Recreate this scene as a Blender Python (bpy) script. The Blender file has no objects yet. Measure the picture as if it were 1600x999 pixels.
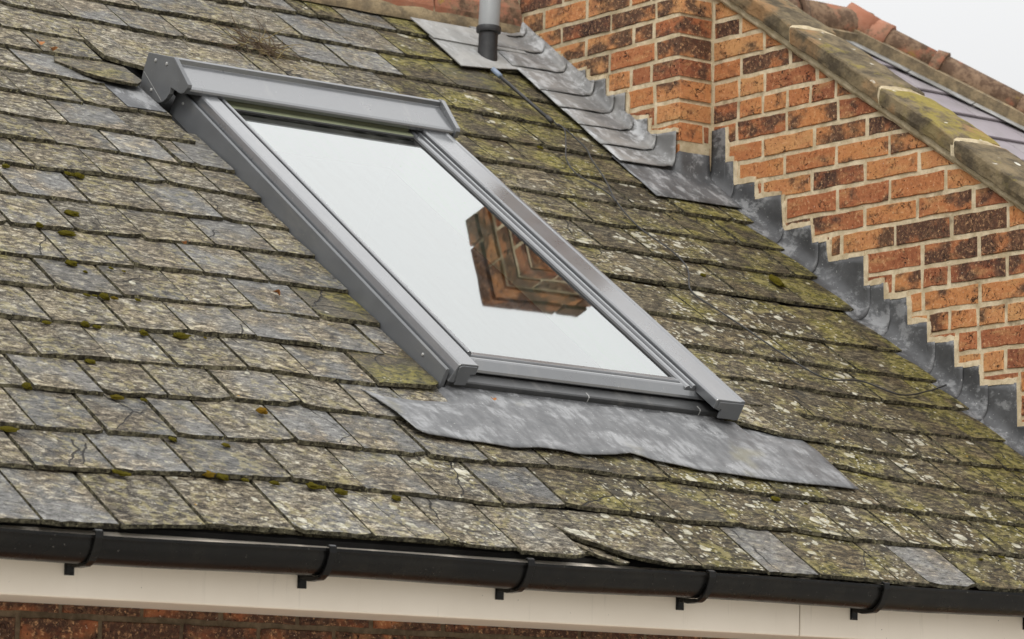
import bpy, bmesh, math, random
from mathutils import Vector, Matrix, noise

scene = bpy.context.scene
COL = scene.collection
RAD = math.radians

# ---------------------------------------------------------------- measured data (metres)
# roof coordinates: u along the eaves, v up the slope from the eaves, h off the roof plane
CAM_LOC=[-7.708, -8.958, 3.305]
CAM_R=[0.793033, -0.608979, 0.015565]; CAM_U=[-0.094163, -0.097299, 0.990791]; CAM_F=[0.601857, 0.787196, 0.134505]
ROOF_O=[0.0, -2.179, 3.87]
LEFT_COURSES={0: [(-3.841, 0.006), (-3.631, 0.015), (-3.385, 0.042), (-3.133, 0.044), (-2.906, 0.046), (-2.678, 0.041), (-2.473, 0.025), (-2.265, 0.008), (-1.896, 0.005), (-1.672, 0.003), (-1.485, 0.003), (-1.2, -0.006), (-1.087, -0.008), (-0.898, -0.007), (-0.701, -0.018)], 1: [(-3.746, 0.263), (-3.523, 0.27), (-3.304, 0.284), (-3.009, 0.295), (-2.801, 0.28), (-2.581, 0.268), (-2.388, 0.253), (-2.169, 0.274), (-1.962, 0.26), (-1.8, 0.236), (-1.598, 0.239), (-1.391, 0.239), (-1.206, 0.209), (-1.006, 0.204), (-0.824, 0.199), (-0.626, 0.191), (-0.437, 0.176)], 2: [(-3.66, 0.45), (-3.461, 0.458), (-3.254, 0.467), (-3.107, 0.482), (-2.889, 0.494), (-2.693, 0.487), (-2.489, 0.48), (-2.294, 0.471), (-2.091, 0.485), (-1.889, 0.468), (-1.69, 0.457), (-1.501, 0.438), (-1.319, 0.426), (-1.138, 0.421), (-0.938, 0.399), (-0.857, 0.399), (-0.582, 0.385), (-0.348, 0.372)], 3: [(-3.578, 0.653), (-3.374, 0.655), (-3.183, 0.67), (-2.975, 0.687), (-2.765, 0.687), (-2.567, 0.682), (-2.398, 0.668)], 4: [(-3.479, 0.827), (-3.27, 0.837), (-3.07, 0.849), (-2.842, 0.869), (-2.645, 0.859), (-2.445, 0.848), (-2.239, 0.861)], 5: [(-3.355, 1.025), (-3.132, 1.031), (-2.932, 1.034), (-2.72, 1.053), (-2.519, 1.037), (-2.315, 1.028), (-2.231, 1.029)], 6: [(-3.249, 1.219), (-3.051, 1.221), (-2.843, 1.221), (-2.631, 1.224), (-2.423, 1.221), (-2.231, 1.218)], 7: [(-3.142, 1.396), (-2.927, 1.406), (-2.703, 1.414), (-2.484, 1.416), (-2.231, 1.406)], 8: [(-3.234, 1.576), (-3.026, 1.588), (-2.804, 1.595), (-2.568, 1.611), (-2.362, 1.608), (-2.239, 1.604)], 9: [(-3.12, 1.783), (-2.888, 1.787), (-2.65, 1.787), (-2.448, 1.789), (-2.241, 1.783)], 10: [(-2.975, 1.978), (-2.752, 1.993), (-2.532, 1.99), (-2.361, 1.976), (-2.245, 1.969)], 11: [(-2.824, 2.17), (-2.615, 2.166), (-2.418, 2.149), (-2.364, 2.151), (-2.252, 2.143)], 12: [(-2.712, 2.329), (-2.491, 2.316), (-2.253, 2.319)], 13: [(-2.79, 2.513), (-2.579, 2.499), (-2.388, 2.499), (-2.262, 2.488)], 14: [(-2.681, 2.681), (-2.42, 2.678)]}
RIGHT_COURSES={3: [(-1.019, 0.658), (-0.865, 0.614), (-0.677, 0.578), (-0.501, 0.553), (-0.313, 0.54), (-0.166, 0.521)], 4: [(-1.192, 0.826), (-1.052, 0.774), (-0.878, 0.763), (-0.713, 0.739), (-0.529, 0.731), (-0.374, 0.726), (-0.188, 0.72), (-0.067, 0.717)], 5: [(-1.077, 0.945), (-0.996, 0.954), (-0.814, 0.926), (-0.608, 0.897), (-0.404, 0.897), (-0.192, 0.901), (-0.038, 0.896)], 6: [(-0.984, 1.128), (-0.933, 1.129), (-0.741, 1.111), (-0.545, 1.093), (-0.416, 1.086), (-0.184, 1.087), (-0.027, 1.092)], 7: [(-0.971, 1.315), (-0.832, 1.313), (-0.6, 1.291), (-0.371, 1.274), (-0.182, 1.27), (-0.009, 1.267)], 8: [(-1.013, 1.525), (-0.826, 1.505), (-0.555, 1.479), (-0.362, 1.465), (-0.142, 1.464), (-0.008, 1.459)], 9: [(-1.033, 1.769), (-0.841, 1.747), (-0.699, 1.743), (-0.537, 1.739), (-0.244, 1.734), (-0.021, 1.727)], 10: [(-1.042, 1.972), (-0.943, 1.965), (-0.737, 1.96), (-0.444, 1.946), (-0.138, 1.946), (-0.022, 1.948)], 11: [(-1.0, 2.159), (-0.854, 2.154), (-0.671, 2.149), (-0.437, 2.141), (-0.232, 2.147), (-0.03, 2.143)], 12: [(-1.071, 2.335), (-0.809, 2.333), (-0.566, 2.326), (-0.355, 2.331), (-0.129, 2.339), (-0.018, 2.333)], 13: [(-1.081, 2.54), (-1.013, 2.535), (-0.842, 2.535), (-0.667, 2.534), (-0.394, 2.52)], 14: [(-1.057, 2.736), (-0.824, 2.735), (-0.682, 2.736), (-0.503, 2.723), (-0.394, 2.719)]}
TOP_COURSES={0: [(-2.561, 2.858), (-2.345, 2.864), (-2.212, 2.828)], 1: [(-2.632, 3.03), (-2.434, 3.014), (-2.223, 2.995), (-2.121, 2.981)], 2: [(-2.548, 3.223), (-2.298, 3.206), (-2.093, 3.19), (-1.886, 3.172), (-1.666, 3.172), (-1.441, 3.166), (-1.243, 3.166), (-1.013, 3.173), (-0.799, 3.17), (-0.56, 3.162)], 3: [(-2.17, 3.391), (-1.963, 3.385), (-1.757, 3.387), (-1.556, 3.376), (-1.325, 3.373), (-1.118, 3.376), (-0.897, 3.377), (-0.672, 3.392)], 4: [(-1.604, 3.592), (-1.428, 3.598), (-1.217, 3.609), (-1.132, 3.612), (-1.011, 3.607), (-0.794, 3.607), (-0.673, 3.595)], 5: [(-1.176, 3.76), (-1.064, 3.768), (-0.843, 3.76), (-0.652, 3.762), (-0.379, 3.763)]}
TOP_RIGHT_COURSES={0: [(-0.931, 2.949), (-0.642, 2.94), (-0.38, 2.927)]}
MID15_U=[-1.687, -1.582, -1.356, -1.142, -0.935]
CLEAN_UV=[(-2.187, 3.278), (-1.985, 3.299), (-1.853, 3.443), (-2.638, 2.284), (-2.535, 2.217), (-2.372, 2.199), (-2.289, 2.096), (-3.005, 1.884), (-2.504, 1.889), (-2.457, 1.717), (-2.609, 1.523), (-2.409, 1.518), (-2.535, 1.307), (-2.322, 1.115), (-2.518, 0.951), (-3.863, 0.102), (-3.795, 0.123), (-3.606, 0.539), (-3.374, 0.559), (-3.621, 0.359), (-3.426, 0.356), (-2.714, 0.375), (-2.832, 0.578), (-2.536, 0.582), (-2.364, 0.542), (-2.208, 0.392), (-2.278, 0.415), (-1.28, 3.655), (-0.898, 3.672), (-1.0, 3.491), (-1.353, 3.249), (-1.244, 3.451), (-1.106, 3.279), (-2.267, 1.072), (-3.173, 0.621), (-2.511, 0.723), (-2.587, 1.19), (-2.7, 2.337), (-2.546, 2.795), (-3.173, 0.436), (-3.133, 0.261)]
DARK_UV=[(-1.521, 0.103), (-1.023, 0.08), (-2.236, 1.095), (-2.346, 2.206)]
OLIVE_UV=[(-2.319, 1.314), (-2.344, 0.936), (-0.617, 3.823), (-0.65, 3.477), (-0.713, 3.277)]
MOSS_UV=[(-3.137, 1.371), (-3.115, 1.33), (-3.017, 1.372), (-2.982, 1.362), (-3.175, 1.192), (-3.149, 1.193), (-3.121, 1.192), (-3.092, 1.191), (-3.018, 1.196), (-3.377, 1.007), (-3.226, 1.012), (-3.259, 1.019), (-3.093, 1.004), (-2.899, 1.016), (-2.974, 1.012), (-3.337, 0.815), (-3.592, 0.649), (-3.345, 0.636), (-3.27, 0.636), (-3.74, 0.425), (-3.279, 0.444), (-3.129, 0.438), (-3.505, 0.253), (-3.523, 0.26), (-3.258, 0.285), (-3.221, 0.275), (-3.159, 0.271), (-2.966, 0.266), (-2.941, 0.263), (-2.892, 0.248), (-2.728, 0.238), (-3.076, 0.267), (-3.083, 1.95), (-2.879, 1.956), (-2.848, 1.953), (-2.989, 1.69), (-3.066, 1.557), (-3.141, 1.587), (-0.722, 2.711), (-0.823, 0.693), (-1.348, 0.4), (-1.247, 0.388), (-0.762, 0.149), (-0.664, 0.169), (-0.606, 1.846)]
APRON_LOW=[(-2.507, 0.814), (-2.505, 0.744), (-2.491, 0.667), (-2.478, 0.594), (-2.443, 0.573), (-2.379, 0.569), (-2.277, 0.564), (-2.181, 0.548), (-2.087, 0.561), (-2.003, 0.556), (-1.957, 0.542), (-1.897, 0.55), (-1.826, 0.557), (-1.757, 0.576), (-1.722, 0.561), (-1.7, 0.543), (-1.62, 0.527), (-1.539, 0.511), (-1.429, 0.501), (-1.315, 0.495), (-1.152, 0.488), (-0.977, 0.486)]
GABLE_BEDS=[5.9605, 5.892, 5.8165, 5.7435, 5.668, 5.595, 5.5165, 5.4435, 5.368, 5.294, 5.2155, 5.1415, 5.0625, 4.984, 4.9105, 4.8355, 4.7635, 4.69]
GABLE_PERPS=[[], [-0.151], [-0.273], [-0.153, -0.405], [-0.145, -0.274, -0.538], [-0.141, -0.267, -0.39, -0.507, -0.631], [-0.133, -0.388, -0.644], [-0.268, -0.527, -0.782], [-0.143, -0.382, -0.635, -0.889], [-0.265, -0.516, -0.774, -1.026], [-0.386, -0.642, -0.892, -1.148], [-0.514, -0.773, -1.02, -1.271], [-0.609, -0.661, -0.916, -1.171, -1.423], [-0.778, -1.041, -1.296], [-0.908, -1.04, -1.162, -1.416], [-0.979, -1.043, -1.299], [-1.07, -1.164, -1.29, -1.414], [-1.196, -1.295], [-1.309, -1.409]]
STEPS=[(-0.007, 5.576), (-0.08, 5.579), (-0.081, 5.457), (-0.123, 5.454), (-0.124, 5.373), (-0.236, 5.37), (-0.236, 5.31), (-0.367, 5.305), (-0.379, 5.184), (-0.515, 5.184), (-0.526, 5.122), (-0.596, 5.125), (-0.606, 5.053), (-0.772, 5.051), (-0.776, 4.951), (-0.869, 4.952), (-0.868, 4.897), (-0.976, 4.896), (-0.979, 4.807), (-1.067, 4.804), (-1.07, 4.738), (-1.191, 4.733), (-1.191, 4.647), (-1.304, 4.645), (-1.303, 4.579), (-1.464, 4.576), (-1.463, 4.438), (-1.601, 4.438)]
COP_LOW=[(-0.057, 6.022), (-1.521, 5.094)]
COP_SLAB=[(-0.118, 6.018), (-1.444, 5.171)]
COP_MID=[(-0.215, 6.001), (-1.521, 5.181)]
COP_JOINTS=[-0.435, -0.869, -1.214]
CHIM_BEDS=[6.1175, 6.038, 5.97, 5.8985, 5.821, 5.746, 5.6675, 5.594]
CHIM_PERPS=[[0.921, 0.656], [0.767, 0.516, 0.269], [0.66, 0.378, 0.127], [0.518, 0.252], [0.383, 0.128], [0.392, 0.264], [0.133], [0.125]]
CHIM_STEPS=[(1.008, 6.127), (0.903, 6.109), (0.901, 6.032), (0.794, 6.018), (0.789, 5.94), (0.664, 5.934), (0.659, 5.851), (0.508, 5.853), (0.503, 5.808), (0.395, 5.803), (0.39, 5.735), (0.283, 5.735), (0.281, 5.632), (0.16, 5.625), (0.157, 5.564), (-0.0, 5.557)]
CABLE_A=[(-0.526, 2.964), (-0.523, 2.916), (-0.517, 2.869), (-0.517, 2.738), (-0.551, 2.644), (-0.596, 2.492), (-0.664, 2.305), (-0.693, 2.12), (-0.657, 1.976), (-0.675, 1.852), (-0.778, 1.683), (-0.747, 1.578), (-0.711, 1.443), (-0.702, 1.413), (-0.646, 1.244), (-0.583, 1.169), (-0.441, 1.181), (-0.326, 1.114), (-0.165, 1.167), (-0.045, 1.219)]
CABLE_B=[(-0.528, 2.911), (-0.528, 2.867), (-0.6, 2.745), (-0.688, 2.603), (-0.718, 2.493), (-0.685, 2.419), (-0.664, 2.36), (-0.674, 2.303)]
ROD=[(-0.563, 3.304), (-0.551, 2.931)]
PIPE_BASE=(-0.496, 3.433)
PIPE_LEAD=[(-0.677, 3.706), (-0.397, 3.72), (-0.26, 3.707), (-0.249, 3.629), (-0.354, 3.436), (-0.566, 3.359), (-0.684, 3.332), (-0.68, 3.551)]

# ---------------------------------------------------------------- camera
cam_d = bpy.data.cameras.new('camera'); cam = bpy.data.objects.new('camera', cam_d); COL.objects.link(cam)
cam_d.sensor_width = 36.0; cam_d.sensor_fit = 'HORIZONTAL'; cam_d.lens = 121.5
cam_d.clip_start = 0.1; cam_d.clip_end = 3000
r_, u_, f_ = Vector(CAM_R), Vector(CAM_U), Vector(CAM_F)
m = Matrix((r_, u_, -f_)).transposed().to_4x4(); m.translation = Vector(CAM_LOC)
cam.matrix_world = m
cam_d.dof.use_dof = True; cam_d.dof.focus_distance = 9.7; cam_d.dof.aperture_fstop = 9.0
scene.camera = cam
scene.cycles.max_bounces = 6; scene.cycles.diffuse_bounces = 2; scene.cycles.glossy_bounces = 3
scene.cycles.transmission_bounces = 4; scene.cycles.transparent_max_bounces = 6
scene.cycles.use_adaptive_sampling = True; scene.cycles.adaptive_threshold = 0.02
scene.cycles.caustics_reflective = False; scene.cycles.caustics_refractive = False

# ---------------------------------------------------------------- overcast sky, soft sun, exposure
SUN_EL, SUN_AZ = RAD(48), RAD(215)       # light comes from the front left, veiled by cloud
world = bpy.data.worlds.new('World'); scene.world = world; world.use_nodes = True
wn, wl = world.node_tree.nodes, world.node_tree.links
wn.clear()
wo = wn.new('ShaderNodeOutputWorld'); bg = wn.new('ShaderNodeBackground')
sky = wn.new('ShaderNodeTexSky'); sky.sky_type = 'NISHITA'; sky.sun_disc = False
sky.sun_elevation = SUN_EL; sky.sun_rotation = SUN_AZ; sky.air_density = 1.0; sky.dust_density = 3.0
sk = wn.new('ShaderNodeMix'); sk.data_type = 'RGBA'; sk.blend_type = 'MULTIPLY'; sk.inputs[0].default_value = 1
sk.inputs[7].default_value = (0.07, 0.07, 0.07, 1)
# standard overcast luminance: three times brighter overhead than at the horizon
tc = wn.new('ShaderNodeTexCoord'); sep = wn.new('ShaderNodeSeparateXYZ')
mr = wn.new('ShaderNodeMapRange'); mr.inputs[1].default_value = 0; mr.inputs[2].default_value = 1
mr.inputs[3].default_value = 0.54; mr.inputs[4].default_value = 2.1
cn = wn.new('ShaderNodeTexNoise'); cn.inputs['Scale'].default_value = 1.6; cn.inputs['Detail'].default_value = 4
cm = wn.new('ShaderNodeMapRange'); cm.inputs[1].default_value = .3; cm.inputs[2].default_value = .7
cm.inputs[3].default_value = .96; cm.inputs[4].default_value = 1.04
mu = wn.new('ShaderNodeMath'); mu.operation = 'MULTIPLY'
cc = wn.new('ShaderNodeCombineColor')
mx = wn.new('ShaderNodeMix'); mx.data_type = 'RGBA'; mx.inputs[0].default_value = 0.93   # cloud cover
wl.new(tc.outputs['Generated'], sep.inputs[0]); wl.new(sep.outputs[2], mr.inputs[0])
wl.new(tc.outputs['Generated'], cn.inputs['Vector']); wl.new(cn.outputs[0], cm.inputs[0])
wl.new(mr.outputs[0], mu.inputs[0]); wl.new(cm.outputs[0], mu.inputs[1])
for i in range(3): wl.new(mu.outputs[0], cc.inputs[i])
wl.new(sky.outputs[0], sk.inputs[6])
wl.new(sk.outputs[2], mx.inputs[6]); wl.new(cc.outputs[0], mx.inputs[7])
wl.new(mx.outputs[2], bg.inputs[0]); bg.inputs[1].default_value = 1.0
wl.new(bg.outputs[0], wo.inputs[0])
sun_d = bpy.data.lights.new('sun', 'SUN'); sun_d.energy = 1.4; sun_d.angle = RAD(18); sun_d.color = (1, .965, .91)
sun = bpy.data.objects.new('sun', sun_d); COL.objects.link(sun)
sdir = Vector((-0.62, -0.55, 0.80)).normalized()      # towards the sun
sun.rotation_euler = sdir.to_track_quat('Z', 'Y').to_euler()
sky.sun_elevation = math.asin(sdir.z); sky.sun_rotation = math.atan2(sdir.x, sdir.y)
world.cycles.sampling_method = 'NONE'      # an even sky needs no importance map
vs = scene.view_settings
vs.view_transform = 'Standard'; vs.look = 'None'; vs.exposure = 0.08; vs.gamma = 1.0; vs.use_curve_mapping = False

# ---------------------------------------------------------------- material helpers
class NT:
    def __init__(s, name):
        s.m = bpy.data.materials.new(name); s.m.use_nodes = True
        s.n = s.m.node_tree.nodes; s.l = s.m.node_tree.links
        s.b = s.n['Principled BSDF']
    def link(s, a, b): s.l.new(a, b)
    def setv(s, sock, v):
        if hasattr(v, 'is_output') or isinstance(v, bpy.types.NodeSocket): s.l.new(v, sock)
        else: sock.default_value = v
    def coords(s, kind='Object'):
        return s.n.new('ShaderNodeTexCoord').outputs[kind]
    def attr(s, name):
        a = s.n.new('ShaderNodeAttribute'); a.attribute_type = 'OBJECT'; a.attribute_name = name
        return a.outputs['Fac']
    def mapping(s, vec, scale=(1,1,1), rot=(0,0,0), loc=(0,0,0)):
        mp = s.n.new('ShaderNodeMapping'); s.l.new(vec, mp.inputs[0])
        mp.inputs['Scale'].default_value = scale; mp.inputs['Rotation'].default_value = rot
        s.setv(mp.inputs['Location'], loc)
        return mp.outputs[0]
    def offset(s, vec, fac, amount=(17.3, 31.7, 7.1)):
        v = s.n.new('ShaderNodeVectorMath'); v.operation = 'SCALE'; v.inputs[0].default_value = amount
        s.l.new(fac, v.inputs['Scale'])
        a = s.n.new('ShaderNodeVectorMath'); a.operation = 'ADD'; s.l.new(vec, a.inputs[0]); s.l.new(v.outputs[0], a.inputs[1])
        return a.outputs[0]
    def noise(s, vec, scale, detail=4, rough=.55, dist=0.0):
        t = s.n.new('ShaderNodeTexNoise'); s.l.new(vec, t.inputs['Vector'])
        t.inputs['Scale'].default_value = scale; t.inputs['Detail'].default_value = detail
        t.inputs['Roughness'].default_value = rough; t.inputs['Distortion'].default_value = dist
        return t.outputs[0]
    def voro(s, vec, scale, feature='F1', rand=1.0, out=0):
        t = s.n.new('ShaderNodeTexVoronoi'); t.feature = feature; s.l.new(vec, t.inputs['Vector'])
        t.inputs['Scale'].default_value = scale; t.inputs['Randomness'].default_value = rand
        return t.outputs[out]
    def ramp(s, fac, lo, hi, a=0.0, b=1.0):
        t = s.n.new('ShaderNodeMapRange'); t.interpolation_type = 'SMOOTHSTEP'
        s.l.new(fac, t.inputs[0]); s.setv(t.inputs[1], lo); s.setv(t.inputs[2], hi)
        s.setv(t.inputs[3], a); s.setv(t.inputs[4], b)
        return t.outputs[0]
    def cramp(s, fac, stops):
        t = s.n.new('ShaderNodeValToRGB'); s.l.new(fac, t.inputs[0])
        e = t.color_ramp.elements
        while len(e) < len(stops): e.new(.5)
        for q, (pos, c) in zip(e, stops): q.position = pos; q.color = (*c, 1)
        return t.outputs[0]
    def math(s, op, a, b=0.0, clamp=False):
        t = s.n.new('ShaderNodeMath'); t.operation = op; t.use_clamp = clamp
        s.setv(t.inputs[0], a); s.setv(t.inputs[1], b); return t.outputs[0]
    def mix(s, fac, a, b, mode='MIX'):
        t = s.n.new('ShaderNodeMix'); t.data_type = 'RGBA'; t.blend_type = mode
        s.setv(t.inputs[0], fac)
        s.setv(t.inputs[6], a if not isinstance(a, tuple) else (*a, 1)); s.setv(t.inputs[7], b if not isinstance(b, tuple) else (*b, 1))
        return t.outputs[2]
    def bump(s, hgt, strength=.3, dist=.002, nrm=None):
        t = s.n.new('ShaderNodeBump'); s.l.new(hgt, t.inputs['Height'])
        t.inputs['Strength'].default_value = strength; t.inputs['Distance'].default_value = dist
        if nrm is not None: s.l.new(nrm, t.inputs['Normal'])
        return t.outputs[0]
    def done(s, col=None, rough=.7, nrm=None, spec=.3, metal=0.0):
        if col is not None: s.setv(s.b.inputs['Base Color'], (*col, 1) if isinstance(col, tuple) else col)
        s.setv(s.b.inputs['Roughness'], rough); s.b.inputs['Specular IOR Level'].default_value = spec
        s.b.inputs['Metallic'].default_value = metal
        if nrm is not None: s.l.new(nrm, s.b.inputs['Normal'])
        return s.m

MAT = {}
def mat_slate():
    s = NT('weathered_slate')
    co = s.coords(); tone = s.attr('tone'); clean = s.attr('clean'); moss = s.attr('moss'); lic = s.attr('lichen')
    p = s.offset(co, tone)
    # riven surface: streaky light and dark relief
    st = s.noise(s.mapping(p, (34, 62, 40), (0, 0, .45)), 1.0, 5, .72, .5)
    fine = s.noise(p, 190, 2, .7)
    patch = s.noise(p, 6.5, 3, .6)
    stf = s.math('ADD', st, s.math('MULTIPLY', s.math('SUBTRACT', fine, .5), .32))
    warm = s.cramp(stf, ((.36, (.018, .015, .011)), (.45, (.088, .076, .057)), (.54, (.168, .149, .114)), (.65, (.44, .41, .33))))
    cold = s.cramp(stf, ((.33, (.028, .026, .023)), (.42, (.110, .108, .102)), (.55, (.180, .178, .170)), (.68, (.36, .352, .325))))
    cold = s.mix(s.ramp(tone, .0, .5), cold, (.93, .90, .86), 'MULTIPLY')
    lo = s.math('ADD', s.math('MULTIPLY', clean, .36), .20)
    crust = s.ramp(s.math('ADD', patch, s.math('MULTIPLY', s.math('SUBTRACT', st, .5), .55)), lo, s.math('ADD', lo, .20))
    col = s.mix(crust, cold, warm)
    col = s.mix(s.ramp(patch, .45, .62), col, s.mix(tone, (1.0, .93, .86), (1.16, 1.10, .96)), 'MULTIPLY')
    # algae darken the damp slates towards the wall
    col = s.mix(s.ramp(moss, .12, .42), col, s.mix(1.0, col, (.50, .45, .34), 'MULTIPLY'))
    # every slate weathers to its own depth
    sv = s.n.new('ShaderNodeVectorMath'); sv.operation = 'SCALE'; s.l.new(col, sv.inputs[0]); s.l.new(s.attr('shade'), sv.inputs['Scale']); col = sv.outputs[0]
    # black grit caught in the surface
    gr = s.ramp(s.voro(p, 74), .12, .20, 1, 0)
    col = s.mix(s.math('MULTIPLY', s.math('MULTIPLY', gr, s.ramp(patch, .40, .46)), .85), col, (.026, .023, .020))
    # yellow green moss film, following damp
    md = s.noise(co, 5.2, 4, .68)
    mf = s.ramp(s.math('ADD', md, s.math('MULTIPLY', moss, .34)), .62, .82)
    mcol = s.mix(s.ramp(stf, .36, .64), (.034, .032, .009), (.225, .195, .034))
    col = s.mix(s.math('MULTIPLY', mf, .82), col, mcol)
    # pale crustose lichen
    nz = s.n.new('ShaderNodeTexNoise'); nz.inputs['Scale'].default_value = 42; nz.inputs['Detail'].default_value = 2; s.l.new(p, nz.inputs['Vector'])
    sc = s.n.new('ShaderNodeVectorMath'); sc.operation = 'SCALE'; sc.inputs['Scale'].default_value = .014
    s.l.new(nz.outputs['Color'], sc.inputs[0])
    pw = s.n.new('ShaderNodeVectorMath'); pw.operation = 'ADD'; s.l.new(p, pw.inputs[0]); s.l.new(sc.outputs[0], pw.inputs[1])
    sel = s.math('ADD', s.noise(p, 11, 3, .6), s.math('MULTIPLY', lic, .24))
    v1 = s.voro(pw.outputs[0], 19); v2 = s.voro(pw.outputs[0], 55)
    r1 = s.ramp(sel, .58, .84, .05, .40)
    d1 = s.ramp(s.math('SUBTRACT', v1, r1), -.05, .03, 1, 0)
    d1 = s.math('MULTIPLY', d1, s.ramp(sel, .60, .62))
    d2 = s.math('MULTIPLY', s.ramp(s.math('SUBTRACT', v2, s.ramp(sel, .48, .82, .10, .34)), -.05, .03, 1, 0), s.ramp(s.math('ADD', md, s.math('MULTIPLY', lic, .20)), .55, .62))
    dd = s.math('MAXIMUM', d1, d2)
    lcol = s.mix(s.ramp(stf, .35, .65), (.30, .285, .21), (.60, .575, .48))
    col = s.mix(s.math('MULTIPLY', dd, .9), col, lcol)
    yl = s.math('MULTIPLY', s.ramp(s.math('ADD', nz.outputs[0], s.math('MULTIPLY', s.math('SUBTRACT', stf, .5), .6)), .50, .62), s.ramp(md, .40, .58))
    col = s.mix(s.math('MULTIPLY', yl, s.ramp(clean, .3, .8, .50, .14)), col, (.29, .25, .11))
    # orange and ochre specks
    oc = s.math('MULTIPLY', s.ramp(v1, .05, .09, 1, 0), s.ramp(patch, .60, .63))
    col = s.mix(s.math('MULTIPLY', oc, .8), col, (.42, .24, .04))
    # hairline cracks on some slates
    n2 = s.n.new('ShaderNodeTexNoise'); n2.inputs['Scale'].default_value = 9; n2.inputs['Detail'].default_value = 3; s.l.new(p, n2.inputs['Vector'])
    s2 = s.n.new('ShaderNodeVectorMath'); s2.operation = 'SCALE'; s2.inputs['Scale'].default_value = .05
    s.l.new(n2.outputs['Color'], s2.inputs[0])
    pc = s.n.new('ShaderNodeVectorMath'); pc.operation = 'ADD'; s.l.new(s.mapping(p, (1, .7, 1)), pc.inputs[0]); s.l.new(s2.outputs[0], pc.inputs[1])
    ce = s.voro(pc.outputs[0], 3.4, 'DISTANCE_TO_EDGE')
    ck = s.math('MULTIPLY', s.ramp(ce, .002, .007, 1, 0), s.ramp(s.noise(p, 3.0, 1), .55, .58))
    col = s.mix(s.math('MULTIPLY', ck, .92), col, (.016, .014, .012))
    hgt = s.math('ADD', stf, s.math('MULTIPLY', dd, .15)); hgt = s.math('SUBTRACT', hgt, s.math('MULTIPLY', ck, .7))
    nb = s.bump(hgt, 1.0, .009)
    return s.done(col, s.ramp(clean, 0, 1, .85, .60), nb, .35)
def mat_slate_edge():
    s = NT('slate_edge')
    co = s.coords(); tone = s.attr('tone')
    p = s.offset(co, tone)
    col = s.mix(s.ramp(s.noise(p, 60, 5, .7), .4, .65), (.026, .023, .016), (.140, .126, .082))
    col = s.mix(s.ramp(s.noise(p, 90, 3, .7), .58, .68), col, (.24, .22, .13))
    return s.done(col, .95, s.bump(s.noise(p, 110, 4, .7), 1.0, .006), .15)
def mat_purple_slate():
    s = NT('purple_slate')
    p = s.offset(s.coords(), s.attr('tone'))
    col = s.mix(s.ramp(s.attr('tone'), 0, 1), (.235, .205, .225), (.285, .255, .270))
    col = s.mix(s.ramp(s.noise(p, 8, 5, .65), .4, .75), col, (.20, .18, .185))
    return s.done(col, .55, s.bump(s.noise(p, 40, 5), .35, .002), .4)
def mat_brick():
    s = NT('stock_brick')
    co = s.coords(); tone = s.attr('tone'); burn = s.attr('burn')
    p = s.offset(co, tone)
    col = s.cramp(tone, ((0, (.21, .072, .040)), (.3, (.36, .125, .055)), (.62, (.50, .205, .075)), (1, (.55, .29, .12))))
    col = s.mix(s.math('MULTIPLY', s.ramp(s.noise(p, 13, 4, .6), .35, .7), .6), col, (.44, .17, .075))
    col = s.mix(s.math('MULTIPLY', s.ramp(s.noise(s.mapping(p, (1, .5, 2.2)), 15, 5, .65), .50, .70), .55), col, (.50, .29, .125))
    # burnt face patches
    bn = s.noise(s.mapping(p, (1, .8, 1.3)), 9, 5, .6)
    lo = s.math('SUBTRACT', .64, s.math('MULTIPLY', burn, .30))
    bm_ = s.ramp(bn, lo, s.math('ADD', lo, .14))
    bcol = s.mix(s.ramp(s.noise(p, 70, 3, .7), .45, .65), (.036, .027, .024), (.15, .085, .055))
    col = s.mix(s.math('MULTIPLY', bm_, .88), col, bcol)
    # surface grain, pits and creases
    gr = s.noise(p, 85, 5, .75)
    col = s.mix(s.ramp(gr, .54, .70), col, (.64, .37, .19))
    col = s.mix(s.ramp(gr, .46, .32), col, (.12, .045, .026))
    pit = s.ramp(s.voro(s.mapping(p, (1, 1, 1.3)), 64), .10, .17, 1, 0)
    pit = s.math('MULTIPLY', pit, s.ramp(s.noise(p, 33, 2), .52, .56))
    pw = s.noise(p, 20, 3, .5, 1.5)
    cr = s.math('MULTIPLY', s.ramp(s.math('ABSOLUTE', s.math('SUBTRACT', pw, .5)), .004, .016, 1, 0), s.ramp(s.noise(p, 15, 2), .54, .58))
    pc = s.math('MAXIMUM', pit, cr)
    col = s.mix(s.math('MULTIPLY', pc, .92), col, (.020, .014, .012))
    wf = s.ramp(s.noise(p, 130, 2, .6), .71, .75)
    col = s.mix(s.math('MULTIPLY', wf, .7), col, (.66, .58, .48))
    hgt = s.math('SUBTRACT', s.math('MULTIPLY', gr, .6), pc)
    return s.done(col, .9, s.bump(hgt, 1.0, .006), .2)
def mat_mortar(name='lime_mortar', a=(.48, .385, .245), b=(.72, .61, .43)):
    s = NT(name); co = s.coords()
    col = s.mix(s.ramp(s.noise(co, 18, 6, .7), .35, .68), a, b)
    col = s.mix(s.math('MULTIPLY', s.ramp(s.noise(co, 7, 4, .7), .55, .72), .75), col, (.20, .15, .095))
    sp = s.ramp(s.voro(co, 105), .10, .16, 1, 0)
    col = s.mix(s.math('MULTIPLY', s.math('MULTIPLY', sp, s.ramp(s.noise(co, 40, 2), .56, .6)), .8), col, (.09, .07, .05))
    hg = s.math('ADD', s.noise(co, 55, 6, .75), s.math('MULTIPLY', s.noise(co, 16, 3), .8))
    return s.done(col, .95, s.bump(hg, .9, .005), .1)
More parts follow.
